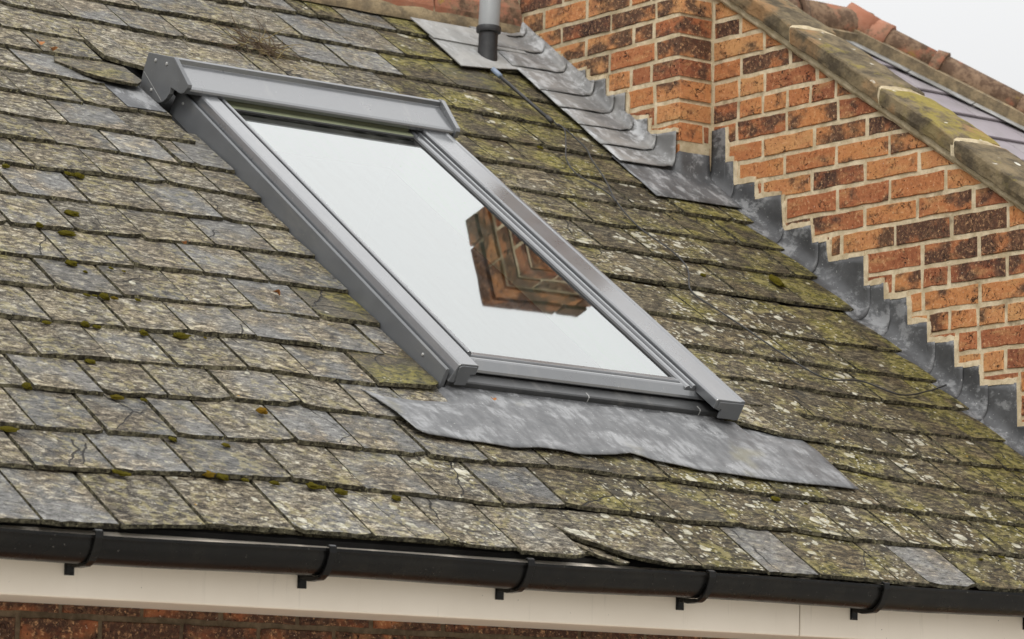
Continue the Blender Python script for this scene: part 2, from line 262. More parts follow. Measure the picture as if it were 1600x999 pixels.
def mat_lead(name, a, b, white=.35, rough=.5):
    s = NT(name); co = s.coords()
    p = s.offset(co, s.attr('tone'))
    col = s.mix(s.ramp(s.noise(p, 6, 6, .65, .4), .33, .68), a, b)
    st = s.noise(s.mapping(p, (9, 4.0, 6), (0, 0, .55)), 2.2, 7, .76, .15)
    col = s.mix(s.math('MULTIPLY', s.ramp(st, .49, .62), white), col, (.46, .468, .475))
    col = s.mix(s.math('MULTIPLY', s.ramp(s.noise(p, 4, 4), .55, .75), .5), col, (.08, .082, .088))
    col = s.mix(s.math('MULTIPLY', s.ramp(s.noise(p, 95, 3, .7), .66, .72), .6), col, (.60, .60, .58))
    hg = s.math('ADD', s.noise(p, 11, 4, .5), s.math('MULTIPLY', s.noise(p, 60, 4), .25))
    rg = s.ramp(st, .3, .7, rough - .08, rough + .16)
    return s.done(col, rg, s.bump(hg, .45, .006), .4, .1)
def mat_apron():
    s = NT('apron_lead'); co = s.coords()
    big = s.noise(s.mapping(co, (1, 1.5, 1), (0, 0, .4)), 6.5, 5, .6)
    dr = s.noise(s.mapping(co, (30, 9, 9), (0, 0, .62)), 1.3, 5, .7)          # drag and run marks
    col = s.mix(s.ramp(dr, .35, .65), (.090, .092, .095), (.165, .167, .170))
    ch = s.math('MULTIPLY', s.ramp(big, .46, .60), s.ramp(dr, .40, .58, .25, 1))
    col = s.mix(s.math('MULTIPLY', ch, .60), col, (.34, .345, .35))
    col = s.mix(s.math('MULTIPLY', s.ramp(big, .42, .30), .7), col, (.065, .068, .072))
    col = s.mix(s.math('MULTIPLY', s.ramp(s.noise(co, 120, 2, .6), .68, .73), .6), col, (.55, .55, .53))
    al = s.ramp(s.noise(co, 3.3, 3, .6), .62, .72)
    col = s.mix(s.math('MULTIPLY', al, .35), col, (.24, .22, .12))
    hg = s.math('ADD', s.noise(co, 9, 3, .5), s.math('MULTIPLY', s.noise(co, 60, 3), .2))
    return s.done(col, s.ramp(dr, .3, .7, .42, .6), s.bump(hg, .5, .006), .4, .1)
def mat_coping():
    s = NT('coping_stone'); co = s.coords(); p = s.offset(co, s.attr('tone')); moss = s.attr('moss')
    col = s.mix(s.ramp(s.noise(p, 10, 6, .7), .35, .65), (.070, .056, .038), (.205, .160, .095))
    col = s.mix(s.math('MULTIPLY', s.ramp(s.noise(p, 5, 4), .52, .66), .7), col, (.30, .165, .075))
    up = s.n.new('ShaderNodeNewGeometry'); sp = s.n.new('ShaderNodeSeparateXYZ'); s.l.new(up.outputs['True Normal'], sp.inputs[0])
    top = s.ramp(sp.outputs[2], .4, .8)
    yl = s.math('MULTIPLY', s.ramp(s.math('ADD', s.noise(p, 8, 6, .7), s.math('MULTIPLY', moss, .30)), .64, .78), s.math('ADD', s.math('MULTIPLY', top, .75), .25))
    col = s.mix(s.math('MULTIPLY', yl, .9), col, s.mix(s.noise(p, 30, 4), (.15, .12, .03), (.36, .29, .075)))
    v = s.voro(s.mapping(p, (1, .6, 1)), 17); d = s.math('MULTIPLY', s.ramp(v, .12, .22, 1, 0), s.ramp(s.noise(p, 14, 2), .53, .58))
    col = s.mix(s.math('MULTIPLY', s.math('MULTIPLY', d, top), .9), col, (.62, .60, .52))
    col = s.mix(s.ramp(s.noise(p, 60, 4, .75), .60, .74), col, (.05, .04, .03))
    hg = s.math('ADD', s.noise(p, 24, 6, .75), s.math('MULTIPLY', s.noise(p, 90, 3), .3))
    return s.done(col, .95, s.bump(hg, .9, .008), .15)
def mat_clay():
    s = NT('clay_tile'); co = s.coords(); p = s.offset(co, s.attr('tone')); moss = s.attr('moss')
    col = s.mix(s.ramp(s.noise(p, 9, 5, .6), .35, .65), (.30, .125, .075), (.40, .205, .135))
    al = s.ramp(s.math('ADD', s.noise(p, 9, 6, .7), s.math('MULTIPLY', moss, .26)), .52, .66)
    acol = s.mix(s.ramp(s.noise(p, 22, 4, .7), .4, .62), (.075, .052, .034), (.20, .14, .09))
    col = s.mix(s.math('MULTIPLY', al, .9), col, acol)
    yl = s.ramp(s.noise(s.mapping(p, (1, 1, 1), (0, 0, 0), (3, 9, 2)), 7, 5, .7), .60, .72)
    col = s.mix(s.math('MULTIPLY', yl, .75), col, (.30, .21, .03))
    return s.done(col, .9, s.bump(s.noise(p, 40, 5, .7), .7, .005), .2)
def mat_metal(name, c, rough=.32, spec=.7, coat=.25):
    s = NT(name); co = s.coords()
    n = s.noise(co, 7, 5, .65)
    col = s.mix(s.ramp(n, .35, .7), tuple(x * .92 for x in c), tuple(x * 1.08 for x in c))
    sp = s.ramp(s.noise(co, 170, 2, .5), .74, .77)
    col = s.mix(s.math('MULTIPLY', sp, .55), col, (.45, .45, .43))
    du = s.math('MULTIPLY', s.ramp(s.noise(s.mapping(co, (3, .7, 3)), 5, 6, .7), .52, .75), .25)
    col = s.mix(du, col, (.22, .21, .19))
    s.b.inputs['Coat Weight'].default_value = coat; s.b.inputs['Coat Roughness'].default_value = .13; s.b.inputs['Coat IOR'].default_value = 1.9
    return s.done(col, s.ramp(n, .3, .7, rough - .05, rough + .10), s.bump(s.noise(co, 160, 3), .06, .001), spec)
def mat_plain(name, c, rough=.5, spec=.4, var=.12, scale=12, bump=.1):
    s = NT(name); co = s.coords()
    n = s.noise(co, scale, 5, .65)
    col = s.mix(s.ramp(n, .3, .7), tuple(x * (1 - var) for x in c), tuple(min(1, x * (1 + var)) for x in c))
    return s.done(col, rough, s.bump(s.noise(co, scale * 9, 3), bump, .002), spec)
def mat_fascia():
    s = NT('cream_paint'); co = s.coords()
    col = s.mix(s.ramp(s.noise(co, 3, 4), .3, .7), (.80, .72, .61), (.86, .78, .67))
    st = s.noise(s.mapping(co, (26, 1, 2.0)), 1.6, 5, .7)
    col = s.mix(s.math('MULTIPLY', s.ramp(st, .56, .78), .30), col, (.42, .37, .30))
    sp = s.ramp(s.voro(co, 38), .04, .07, 1, 0)
    col = s.mix(s.math('MULTIPLY', s.math('MULTIPLY', sp, s.ramp(s.noise(co, 11, 2), .54, .58)), .85), col, (.07, .06, .05))
    return s.done(col, .5, s.bump(s.noise(co, 90, 3), .08, .001), .4)
def mat_gutter():
    s = NT('black_plastic'); co = s.coords()
    col = s.mix(s.ramp(s.noise(co, 12, 5, .7), .4, .75), (.006, .006, .006), (.013, .012, .010))
    sp = s.ramp(s.noise(co, 120, 2, .5), .72, .76)
    col = s.mix(s.math('MULTIPLY', sp, .4), col, (.30, .28, .25))
    return s.done(col, s.ramp(s.noise(co, 9, 4), .3, .7, .20, .36), None, .20)
def mat_moss():
    s = NT('moss'); p = s.offset(s.coords(), s.attr('tone'))
    col = s.mix(s.ramp(s.noise(p, 160, 4, .7), .35, .65), (.055, .048, .008), (.21, .175, .02))
    col = s.mix(s.ramp(s.attr('tone'), .75, .95), col, (.30, .17, .02))
    return s.done(col, 1.0, s.bump(s.noise(p, 260, 3, .7), 1.0, .006), .05)
def mat_glass():
    s = NT('window_glass'); s.n.remove(s.b)
    out = s.n['Material Output']
    tr = s.n.new('ShaderNodeBsdfTransparent'); tr.inputs[0].default_value = (.80, .95, .84, 1)
    gl = s.n.new('ShaderNodeBsdfGlossy'); gl.inputs['Roughness'].default_value = .022; gl.inputs[0].default_value = (.97, 1, .99, 1)
    fr = s.n.new('ShaderNodeFresnel'); fr.inputs[0].default_value = 2.0
    # two coated panes: four reflecting surfaces
    k = s.math('MULTIPLY', fr.outputs[0], 2.0, True)
    co = s.coords()
    nb = s.bump(s.noise(co, 2.2, 1), .004, .02)
    s.l.new(nb, gl.inputs['Normal'])
    mx = s.n.new('ShaderNodeMixShader'); s.l.new(k, mx.inputs[0]); s.l.new(tr.outputs[0], mx.inputs[1]); s.l.new(gl.outputs[0], mx.inputs[2])
    # thin dried dust and rain marks
    df = s.n.new('ShaderNodeBsdfDiffuse'); df.inputs[0].default_value = (.42, .41, .38, 1)
    dn = s.ramp(s.noise(s.mapping(co, (9, 1.6, 5)), 2.0, 6, .7), .40, .75, .0, .06)
    dp = s.math('MULTIPLY', s.ramp(s.voro(co, 31), .04, .075, 1, 0), s.ramp(s.noise(co, 6, 2), .53, .56, 0, .5))
    m2 = s.n.new('ShaderNodeMixShader'); s.l.new(s.math('MAXIMUM', dn, dp), m2.inputs[0]); s.l.new(mx.outputs[0], m2.inputs[1]); s.l.new(df.outputs[0], m2.inputs[2])
    s.l.new(m2.outputs[0], out.inputs[0])
    return s.m
def mat_clear():
    s = NT('clear_glass_edge'); s.n.remove(s.b)
    tr = s.n.new('ShaderNodeBsdfTransparent'); tr.inputs[0].default_value = (.93, .98, .95, 1)
    s.l.new(tr.outputs[0], s.n['Material Output'].inputs[0]); return s.m
def mat_ground():
    s = NT('ground'); co = s.coords()
    col = s.mix(s.ramp(s.noise(co, .25, 6, .6), .4, .6), (.36, .335, .295), (.46, .435, .39))
    return s.done(col, .95, None, .1)
def mat_far_brick():
    s = NT('brick_courses'); co = s.coords()
    bt = s.n.new('ShaderNodeTexBrick'); s.l.new(s.mapping(co, (1, 1, 1), (RAD(90), 0, 0)), bt.inputs['Vector'])
    bt.inputs['Scale'].default_value = 1; bt.inputs['Brick Width'].default_value = .225; bt.inputs['Row Height'].default_value = .075
    bt.inputs['Mortar Size'].default_value = .006
    bt.inputs['Color1'].default_value = (.30, .11, .05, 1); bt.inputs['Color2'].default_value = (.20, .075, .04, 1); bt.inputs['Mortar'].default_value = (.4, .32, .2, 1)
    return s.done(bt.outputs[0], .9, None, .15)

MAT.update(slate=mat_slate(), edge=mat_slate_edge(), purple=mat_purple_slate(), brick=mat_brick(), mortar=mat_mortar(),
    mortar2=mat_mortar('bedding_mortar', (.40, .325, .205), (.60, .51, .355)), ridge_mortar=mat_mortar('ridge_mortar', (.16, .13, .09), (.36, .28, .17)),
    lead=mat_lead('lead_sheet', (.075, .077, .080), (.140, .142, .146), .50, .50),
    lead_dark=mat_lead('dark_lead', (.045, .046, .048), (.095, .097, .101), .35, .5),
    lead_pale=mat_lead('pale_lead', (.22, .22, .21), (.34, .335, .32), .5, .55),
    apron=mat_apron(), sooty_mortar=mat_mortar('sooty_mortar', (.10, .075, .05), (.20, .15, .10)),  # mortar copy with the eaves shade put into its colour
    lead_mid=mat_lead('worn_lead', (.15, .15, .148), (.27, .265, .255), .75, .45),
    coping=mat_coping(), clay=mat_clay(),
    metal=mat_metal('grey_aluminium', (.092, .097, .103), .3, .6, .8), metal_dark=mat_metal('dark_aluminium', (.112, .117, .123), .42, .4, .08),
    sillm=mat_metal('sill_aluminium', (.045, .046, .047), .4, .4, .1), seal=mat_plain('rubber_seal', (.018, .018, .018), .5), olive=mat_plain('olive_bar', (.17, .185, .115), .45, .4),
    steel=mat_plain('screw_steel', (.35, .35, .34), .3, .7), glass=mat_glass(), clear=mat_clear(),
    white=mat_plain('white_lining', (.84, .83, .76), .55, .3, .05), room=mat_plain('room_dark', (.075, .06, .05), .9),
    fascia=mat_fascia(), gutter=mat_gutter(), moss=mat_moss(), pipe=mat_plain('grey_plastic', (.27, .28, .285), .42, .45, .06, 5),
    rubber=mat_plain('black_sleeve', (.022, .022, .023), .5, .4, .3, 30, .3), cable=mat_plain('cable_black', (.03, .03, .03), .5),
    clip=mat_plain('clip_blue', (.20, .25, .33), .4), twig=mat_plain('dry_twig', (.085, .055, .03), .9), leaf=mat_plain('dry_leaf', (.36, .15, .05), .8),
    straw=mat_plain('dry_grass', (.22, .17, .07), .9), deck=mat_plain('roof_felt', (.02, .02, .02), .95), ground=mat_ground(), farbrick=mat_far_brick(),
    pvc=mat_plain('white_pvc', (.72, .72, .70), .4))

# ---------------------------------------------------------------- object helpers
def props(o, **k):
    for a, b in k.items():
        if b is not None: o[a] = b
    return o
def empty(name, loc, rot=(0, 0, 0), label=None, category=None, group=None, kind=None):
    o = bpy.data.objects.new(name, None); COL.objects.link(o); o.location = loc; o.rotation_euler = rot
    o.empty_display_size = .05
    return props(o, label=label, category=category, group=group, kind=kind)
def mesh_obj(name, verts, faces, mats, parent=None, midx=None, off=(0, 0, 0), smooth=False, **pr):
    me = bpy.data.meshes.new(name)
    ox, oy, oz = off
    me.from_pydata([(x - ox, y - oy, z - oz) for x, y, z in verts], [], faces)
    for mm in (mats if isinstance(mats, (list, tuple)) else [mats]): me.materials.append(MAT[mm])
    if midx: me.polygons.foreach_set('material_index', midx)
    if smooth: me.polygons.foreach_set('use_smooth', [True] * len(me.polygons))
    me.update()
    bm = bmesh.new(); bm.from_mesh(me); bmesh.ops.recalc_face_normals(bm, faces=bm.faces); bm.to_mesh(me); bm.free()
    o = bpy.data.objects.new(name, me); COL.objects.link(o)
    if parent is not None: o.parent = parent
    return props(o, **pr)
def bevel(o, w=.002, seg=2, ang=40):
    b = o.modifiers.new('bevel', 'BEVEL'); b.width = w; b.segments = seg; b.limit_method = 'ANGLE'; b.angle_limit = RAD(ang)
    b.harden_normals = False
    return o
def prism(poly, axis, a, b):
    """poly: list of 2-D points; axis 'u' extrudes (v,h) along u, 'v' extrudes (u,h) along v, 'h' extrudes (u,v) along h."""
    def P(p, t):
        return {'u': (t, p[0], p[1]), 'v': (p[0], t, p[1]), 'h': (p[0], p[1], t)}[axis]
    n = len(poly)
    vs_ = [P(p, a) for p in poly] + [P(p, b) for p in poly]
    fs = [tuple(range(n - 1, -1, -1)), tuple(range(n, 2 * n))] + [(i, (i + 1) % n, n + (i + 1) % n, n + i) for i in range(n)]
    return vs_, fs
def box(x0, x1, y0, y1, z0, z1):
    return prism([(x0, y0), (x1, y0), (x1, y1), (x0, y1)], 'h', z0, z1)
def tube(pts, rad, n=8):
    vs_, fs = [], []
    pts = [Vector(p) for p in pts]
    for i, p in enumerate(pts):
        d = (pts[min(i + 1, len(pts) - 1)] - pts[max(i - 1, 0)]).normalized()
        a = d.orthogonal().normalized() if i == 0 else (a - d * a.dot(d)).normalized()
        b = d.cross(a)
        r = rad[i] if isinstance(rad, (list, tuple)) else rad
        for k in range(n):
            t = 2 * math.pi * k / n
            vs_.append(tuple(p + a * math.cos(t) * r + b * math.sin(t) * r))
    for i in range(len(pts) - 1):
        for k in range(n):
            fs.append((i * n + k, i * n + (k + 1) % n, (i + 1) * n + (k + 1) % n, (i + 1) * n + k))
    fs.append(tuple(range(n - 1, -1, -1))); fs.append(tuple((len(pts) - 1) * n + k for k in range(n)))
    return vs_, fs
def smooth_path(pts, sub=6):
    out = []
    P = [Vector(p) for p in pts]
    for i in range(len(P) - 1):
        p0, p1, p2, p3 = P[max(i - 1, 0)], P[i], P[i + 1], P[min(i + 2, len(P) - 1)]
        for k in range(sub):
            t = k / sub
            out.append(.5 * ((2 * p1) + (p2 - p0) * t + (2 * p0 - 5 * p1 + 4 * p2 - p3) * t * t + (3 * p1 - p0 - 3 * p2 + p3) * t ** 3))
    out.append(P[-1]); return out
def join_parts(parts):
    vs_, fs = [], []
    for v, f in parts:
        o = len(vs_); vs_ += list(v); fs += [tuple(i + o for i in q) for q in f]
    return vs_, fs

PITCH = RAD(35)
ROT = (PITCH, 0, 0)
RO = Vector(ROOF_O); SV = Vector((0, math.cos(PITCH), math.sin(PITCH))); NV = Vector((0, -math.sin(PITCH), math.cos(PITCH)))
def W(u, v, h=0.0): return RO + Vector((u, 0, 0)) + SV * v + NV * h
def roof_z(y): return RO.z + (y - RO.y) * math.tan(PITCH)

# ================================================================ SETTING
ground = mesh_obj('ground', [(-900, -900, 0), (900, -900, 0), (900, 900, 0), (-900, 900, 0)], [(0, 1, 2, 3)], 'ground', kind='structure')
# ================================================================ SLATE ROOF
rng = random.Random(11)
roof = empty('slate_roof', RO, ROT, 'old weathered slate roof with mossy uneven courses around the grey skylight', 'roof')
VR = 3.90
# boarding and felt under the slates, open where the skylight sits
dz0, dz1 = -.06, -.022
parts = [box(-5.6, -2.16, 0.06, VR, dz0, dz1), box(-1.25, 0.0, 0.06, VR, dz0, dz1),
         box(-2.16, -1.25, 0.06, .92, dz0, dz1), box(-2.16, -1.25, 2.66, VR, dz0, dz1)]
mesh_obj('roof_deck', *join_parts(parts), 'deck', roof)
# far slope behind the ridge
ap = W(0, VR, -.03)
far = [(-5.6, ap.y, ap.z), (0, ap.y, ap.z), (0, ap.y + 3, ap.z - 2.1), (-5.6, ap.y + 3, ap.z - 2.1)]
loc = [tuple(roof.matrix_basis.inverted() @ Vector(p)) for p in far]
mesh_obj('rear_slope', loc, [(0, 1, 2, 3)], 'slate', roof, shade=.95, tone=.4, clean=.2, moss=.1, lichen=.2)

def view_left(v): return -3.98 + .436 * v       # left edge of what the picture shows
def slate_mesh(u0, v0, u1, v1, length, t, lift, r, chip=True, ragged=.0027):
    g0, g1 = r.uniform(.0022, .0050), r.uniform(.0022, .0050)
    u0 += g0; u1 -= g1
    n = max(5, int((u1 - u0) / .022))
    low = []
    ph = r.uniform(0, 50)
    for i in range(n + 1):
        f = i / n
        dv = (noise.noise(Vector((ph + f * (u1 - u0) * 55, 0, 0))) * ragged * 1.6 + r.uniform(-1, 1) * ragged * .5)
        low.append([u0 + (u1 - u0) * f, v0 + (v1 - v0) * f + dv])
    if chip:
        for side in (0, 1):
            if r.random() < .22:
                c = r.uniform(.006, .022); k = r.randint(1, 2)
                for q in range(k):
                    i = q if side == 0 else n - q
                    low[i][1] += c * (1 - q / k)
    top_v = max(v0, v1) + length
    right = [[u1 + r.uniform(-.0012, .0012), v1 + (top_v - v1) * f] for f in (.22, .45, .7, 1)]
    left = [[u0 + r.uniform(-.0012, .0012), v0 + (top_v - v0) * f] for f in (1, .7, .45, .22)]
    ol = low + right + left
    roll = r.uniform(-.0026, .0026); k = t / .17 + r.uniform(-.003, .003)
    um = (u0 + u1) / 2; vm = (v0 + v1) / 2
    def hb(u, v): return lift - k * (v - vm) + roll * (u - um) / .13
    bl = [(u, v, hb(u, v)) for u, v in ol]
    e = r.uniform(.0015, .0045)
    tl = []
    for i, (u, v) in enumerate(ol):
        dv = e * r.uniform(.4, 1.5) if i <= n else 0
        du = .0008 if i >= n + 5 or i == 0 else (-.0008 if i >= n else 0)
        tl.append((u + du, v + dv, hb(u, v) + t * (1 + (r.uniform(-.12, .06) if i <= n else 0))))
    N_ = len(ol)
    vs_ = bl + tl
    fs = [tuple(range(N_, 2 * N_))] + [(i, (i + 1) % N_, N_ + (i + 1) % N_, N_ + i) for i in range(N_)] + [tuple(range(N_ - 1, -1, -1))]
    return vs_, fs, [0] + [1] * (N_ + 1)

def attrs(u0, u1, vm, r):
    um = (u0 + u1) / 2
    def hit(lst): return any(u0 - .005 < a < u1 + .005 and vm - .01 < b < vm + .195 for a, b in lst)
    right = max(0, min(1, (um + 1.35) / .4))
    if vm < .60: right = max(right, .75 * max(0, min(1, (um + 2.45) / .4)))
    lich = .12 + r.uniform(0, .25)
    if vm < .45 and -3.45 < um < -2.2: lich = r.uniform(.45, .85)
    if um > -1.3 or (vm < .60 and um > -2.25): lich = r.uniform(.45, .95) * (1.0 if vm < 2.4 else .55)
    if um > -.40 and vm < 2.2: lich *= .45
    moss = .04 + .34 * right + (.42 * max(0, min(1, (um + .42) / .35)) if vm < 2.5 else .25 * right) + r.uniform(-.05, .08)
    if vm < .60 and -1.75 < um < -1.2 and vm > .3: moss = .62
    if vm > 2.4 and um > -1.0: moss = .55 + r.uniform(-.1, .15)
    if vm < .5: moss += .05
    cl = r.choice([.0, .05, .1, .2, .3, .45]) if um < -1.2 else r.uniform(0, .12)
    if hit(CLEAN_UV): cl = r.uniform(.42, .80); lich *= .3; moss *= .2; tone = r.uniform(0, .3)
    elif hit(DARK_UV): cl = 1.0; lich = .0; moss = 0; tone = r.uniform(.1, .35)
    elif hit(OLIVE_UV): cl = .9; moss = .62; lich = .1; tone = r.uniform(.3, .6)
    else: tone = r.uniform(.15, 1)
    return dict(shade=round(r.uniform(.74, 1.16), 3), tone=round(tone, 3), clean=round(cl, 3), moss=round(max(0, moss), 3), lichen=round(lich, 3))

STUFF = []
def lay(joints, lift=0.0, extend_left=True, length=.265, lift_fn=None, skip=()):
    j = [list(q) for q in joints]
    if extend_left:
        ext = []
        u, v = j[0]
        while u > view_left(v) - .8:
            u -= rng.uniform(.2, .29); ext.insert(0, [u, v + rng.uniform(-.006, .006)])
        j = ext + j
    for i in range(len(j) - 1):
        if i in skip: continue
        (u0, v0), (u1, v1) = j[i], j[i + 1]
        if u1 - u0 < .02: continue
        t = rng.uniform(.0085, .0125)
        lf = lift + max(0, rng.gauss(0, .0012)) + (lift_fn(u0, u1) if lift_fn else 0)
        jv = rng.uniform(-.003, .003)
        vs_, fs, mi = slate_mesh(u0, v0 + jv, u1, v1 + jv, length, t, lf, rng)
        if u1 < view_left(v1) - .02: STUFF.append((vs_, fs, mi)); continue
        mesh_obj('slate', vs_, fs, ['slate', 'edge'], roof, mi, **attrs(u0, u1, (v0 + v1) / 2, rng))

# eaves under-course, seen where the slates above are broken
ue = -5.0
under = []
while ue < -.05:
    under.append((ue, .060)); ue += rng.uniform(.24, .30)
under.append((-.03, .060))
lay(under, -.0135, False, .17)
# two-part eaves course with one slate broken away
c0 = LEFT_COURSES[0]
lay(c0[:8]); 
bs = [(-2.262, .2), (-2.286, .235), (-2.280, .19), (-2.262, .135), (-2.236, .098), (-2.19, .07), (-2.165, .045), (-2.13, .02), (-2.095, .006), (-2.06, -.004), (-2.0, .004), (-1.95, .003), (-1.899, .005), (-1.899, .27), (-2.262, .27)]
vs_, fs = prism(bs[1:], 'h', 0, .011)
vs_ = [(u, v, h + .002 - .066 * v + (.010 if u < -2.05 else 0) * (1 - v / .27)) for u, v, h in vs_]
n_ = len(bs) - 1
mesh_obj('slate', vs_, fs, ['slate', 'edge'], roof, [1, 0] + [1] * n_, shade=.95, tone=.7, clean=.0, moss=.25, lichen=.7,
         label='broken eaves slate with a ragged lifted corner')
vs_, fs = prism([(-2.262, .115), (-2.20, .062), (-2.13, .012), (-2.155, .002), (-2.215, .04), (-2.255, .085)], 'h', 0, .008)
vs_ = [(u, v, h - .004 - .05 * v) for u, v, h in vs_]
mesh_obj('slate_fragment', vs_, fs, ['slate', 'edge'], roof, [1, 0] + [1] * 6, shade=.95, tone=.5, clean=.1, moss=.2, lichen=.4)
lay(c0[8:] + [(-.30, -.01), (-.035, -.01)], 0, False)
for k in (1, 2):
    c = LEFT_COURSES[k]; e = c[-1]
    lay(c + [(-.27, e[1] - .012), (-.035, e[1] - .012)])
# under the lead apron, then both sides of the skylight
lf3 = LEFT_COURSES[3]
lay(lf3 + [(-2.16, .672), (-1.9, .668), (-1.64, .66), (-1.4, .656), (-1.2, .66)] + RIGHT_COURSES[3] + [(-.035, .515)])
for k in range(4, 14):
    c = list(LEFT_COURSES[k]); c[-1] = (-2.2235 if k < 12 else -2.275, c[-1][1])
    lay(c, lift_fn=(lambda a, b: .007 if b > -2.30 else 0) if k == 4 else None)
lay(LEFT_COURSES[14])
for k in range(4, 15):
    c = list(RIGHT_COURSES[k]); c[0] = (-1.235, c[0][1] + (.004 if k != 4 else .012))
    if k < 4: c.append((-.035, c[-1][1] - .005))
    elif k <= 12: c[-1] = (-.034, c[-1][1])
    else: c[-1] = (-.22, c[-1][1])
    lay(c, extend_left=False, lift_fn=(lambda a, b: .010 if a < -.95 else 0) if k == 4 else None)
# courses over the head of the skylight
t0 = TOP_COURSES[0]
lay(t0 + [(-1.95, 2.80), (-1.7, 2.785), (-1.42, 2.77), (-1.2, 2.755)], length=.25, lift_fn=lambda a, b: .012 if -2.4 < a < -2.2 else 0)
t1 = TOP_COURSES[1]
m15 = [(u, 2.975) for u in MID15_U]
lay(t1 + [(-1.9, 2.978)] + m15[:-1] + TOP_RIGHT_COURSES[0][:-1] + [(-.22, 2.925)])
lay(TOP_COURSES[2] + [(-.36, 3.16), (-.2, 3.16)])
for k in (3, 4): 
    c = TOP_COURSES[k]; lay(c + [(-.36, c[-1][1]), (-.2, c[-1][1])])
lay(TOP_COURSES[5] + [(-.2, 3.73)], length=.12)
# lifted, broken slate beside the skylight's head, a split slate and the soaker it uncovers
ls = [(-2.545, 2.80), (-2.512, 2.765), (-2.488, 2.722), (-2.455, 2.694), (-2.42, 2.676), (-2.385, 2.668), (-2.35, 2.658), (-2.325, 2.662), (-2.30, 2.69), (-2.285, 2.712), (-2.28, 2.90), (-2.50, 2.90)]
vs_, fs = prism(ls, 'h', 0, .010)
vs_ = [(u, v, h + .020 - .135 * (v - 2.66) + .02 * (u + 2.4)) for u, v, h in vs_]
mesh_obj('slate', vs_, fs, ['slate', 'edge'], roof, [1, 0] + [1] * len(ls), shade=.95, tone=.55, clean=.5, moss=.3, lichen=.1, label='lifted slate with a dark gap under its broken edge')
vs_, fs = box(-2.425, -2.287, 2.512, 2.80, 0, .002)
vs_ = [(u, v, h + .0125 - .055 * (v - 2.50)) for u, v, h in vs_]
mesh_obj('lead_soaker', vs_, fs, 'lead', roof, tone=.3)
vs_, fs, mi = join_parts([(a, b) for a, b, c in STUFF])[0], join_parts([(a, b) for a, b, c in STUFF])[1], sum([c for a, b, c in STUFF], [])
mesh_obj('slate_field', vs_, fs, ['slate', 'edge'], roof, mi, kind='stuff', shade=.95, tone=.4, clean=.2, moss=.1, lichen=.2)

# ridge: bedding mortar and half-round clay tiles (built in roof coordinates)
inv = roof.matrix_basis.inverted()
def R2(p): return tuple(inv @ Vector(p))
A = W(0, VR, -.02)
nx = 60
vs_, fs = [], []
for i in range(nx + 1):
    x = -5.4 + i * (5.25 / nx)
    j = noise.noise(Vector((x * 9, 0, 0))) * .012; j2 = noise.noise(Vector((x * 14, 5, 0))) * .010
    for (v, h) in ((3.735 + j, .010), (3.742 + j, .030 + j2), (3.785 + j2, .060), (3.85, .09)):
        vs_.append((x, v, h))
for i in range(nx):
    for k in range(3): fs.append((i * 4 + k, i * 4 + 4 + k, i * 4 + 5 + k, i * 4 + 1 + k))
mesh_obj('ridge_mortar', vs_, fs, 'ridge_mortar', roof, smooth=True)
def half_round(x0, x1, cy, cz, r, th, seg=12, a0=-18, a1=198):
    prof = [(cy - (r) * math.cos(RAD(a0 + (a1 - a0) * i / seg)), cz + r * math.sin(RAD(a0 + (a1 - a0) * i / seg))) for i in range(seg + 1)]
    prof += [(cy - (r - th) * math.cos(RAD(a1 - (a1 - a0) * i / seg)), cz + (r - th) * math.sin(RAD(a1 - (a1 - a0) * i / seg))) for i in range(seg + 1)]
    return prism(prof, 'u', x0, x1)
x = -5.4; i = 0
while x < -.2:
    x1 = min(x + .44, -.16)
    vs_, fs = half_round(x + .004, x1 - .004, A.y, A.z - .005 + rng.uniform(-.004, .004), .15, .016)
    mesh_obj('ridge_tile', [R2(p) for p in vs_], fs, 'clay', roof, tone=rng.random(), moss=rng.uniform(0, .35))
    x = x1; i += 1

# ================================================================ BRICKWORK
def clip(poly, a, b, c):
    """keep a*x+b*y<=c"""
    out = []
    for i in range(len(poly)):
        p, q = poly[i], poly[(i + 1) % len(poly)]
        dp, dq = a * p[0] + b * p[1] - c, a * q[0] + b * q[1] - c
        if dp <= 0: out.append(p)
        if (dp < 0 < dq) or (dq < 0 < dp):
            t = dp / (dp - dq); out.append((p[0] + (q[0] - p[0]) * t, p[1] + (q[1] - p[1]) * t))
    return out
def brick(parent, mapf, poly, r, depth=.06, proud=0.0, off=(0, 0, 0), burn=None, mat='brick', tone=None):
    pts = []
    n = len(poly)
    for i in range(n):
        p, q = Vector(poly[i]), Vector(poly[(i + 1) % n])
        L = (q - p).length
        k = max(1, int(L / .035))
        for s in range(k):
            w = p.lerp(q, s / k)
            pts.append(w + Vector((r.uniform(-1, 1), r.uniform(-1, 1))) * (.0016 if s else .0026))
    c = sum(pts, Vector((0, 0))) / len(pts)
    N_ = len(pts)
    inn = [w + (c - w).normalized() * .0035 for w in pts]
    vs_ = [mapf(w.x, w.y, -depth) for w in pts] + [mapf(w.x, w.y, proud - .0035) for w in pts] + [mapf(w.x, w.y, proud + r.uniform(-.0008, .0008)) for w in inn]
    fs = [(i, (i + 1) % N_, N_ + (i + 1) % N_, N_ + i) for i in range(N_)] + [(N_ + i, N_ + (i + 1) % N_, 2 * N_ + (i + 1) % N_, 2 * N_ + i) for i in range(N_)] + [tuple(range(2 * N_, 3 * N_)), tuple(range(N_ - 1, -1, -1))]
    if burn is None: burn = r.uniform(.7, 1.0) if r.random() < .26 else r.uniform(.1, .65)
    mesh_obj('brick', vs_, fs, mat, parent, None, off, tone=round(r.random() if tone is None else tone, 3), burn=round(burn, 3))

MJ = .0070   # half a mortar joint
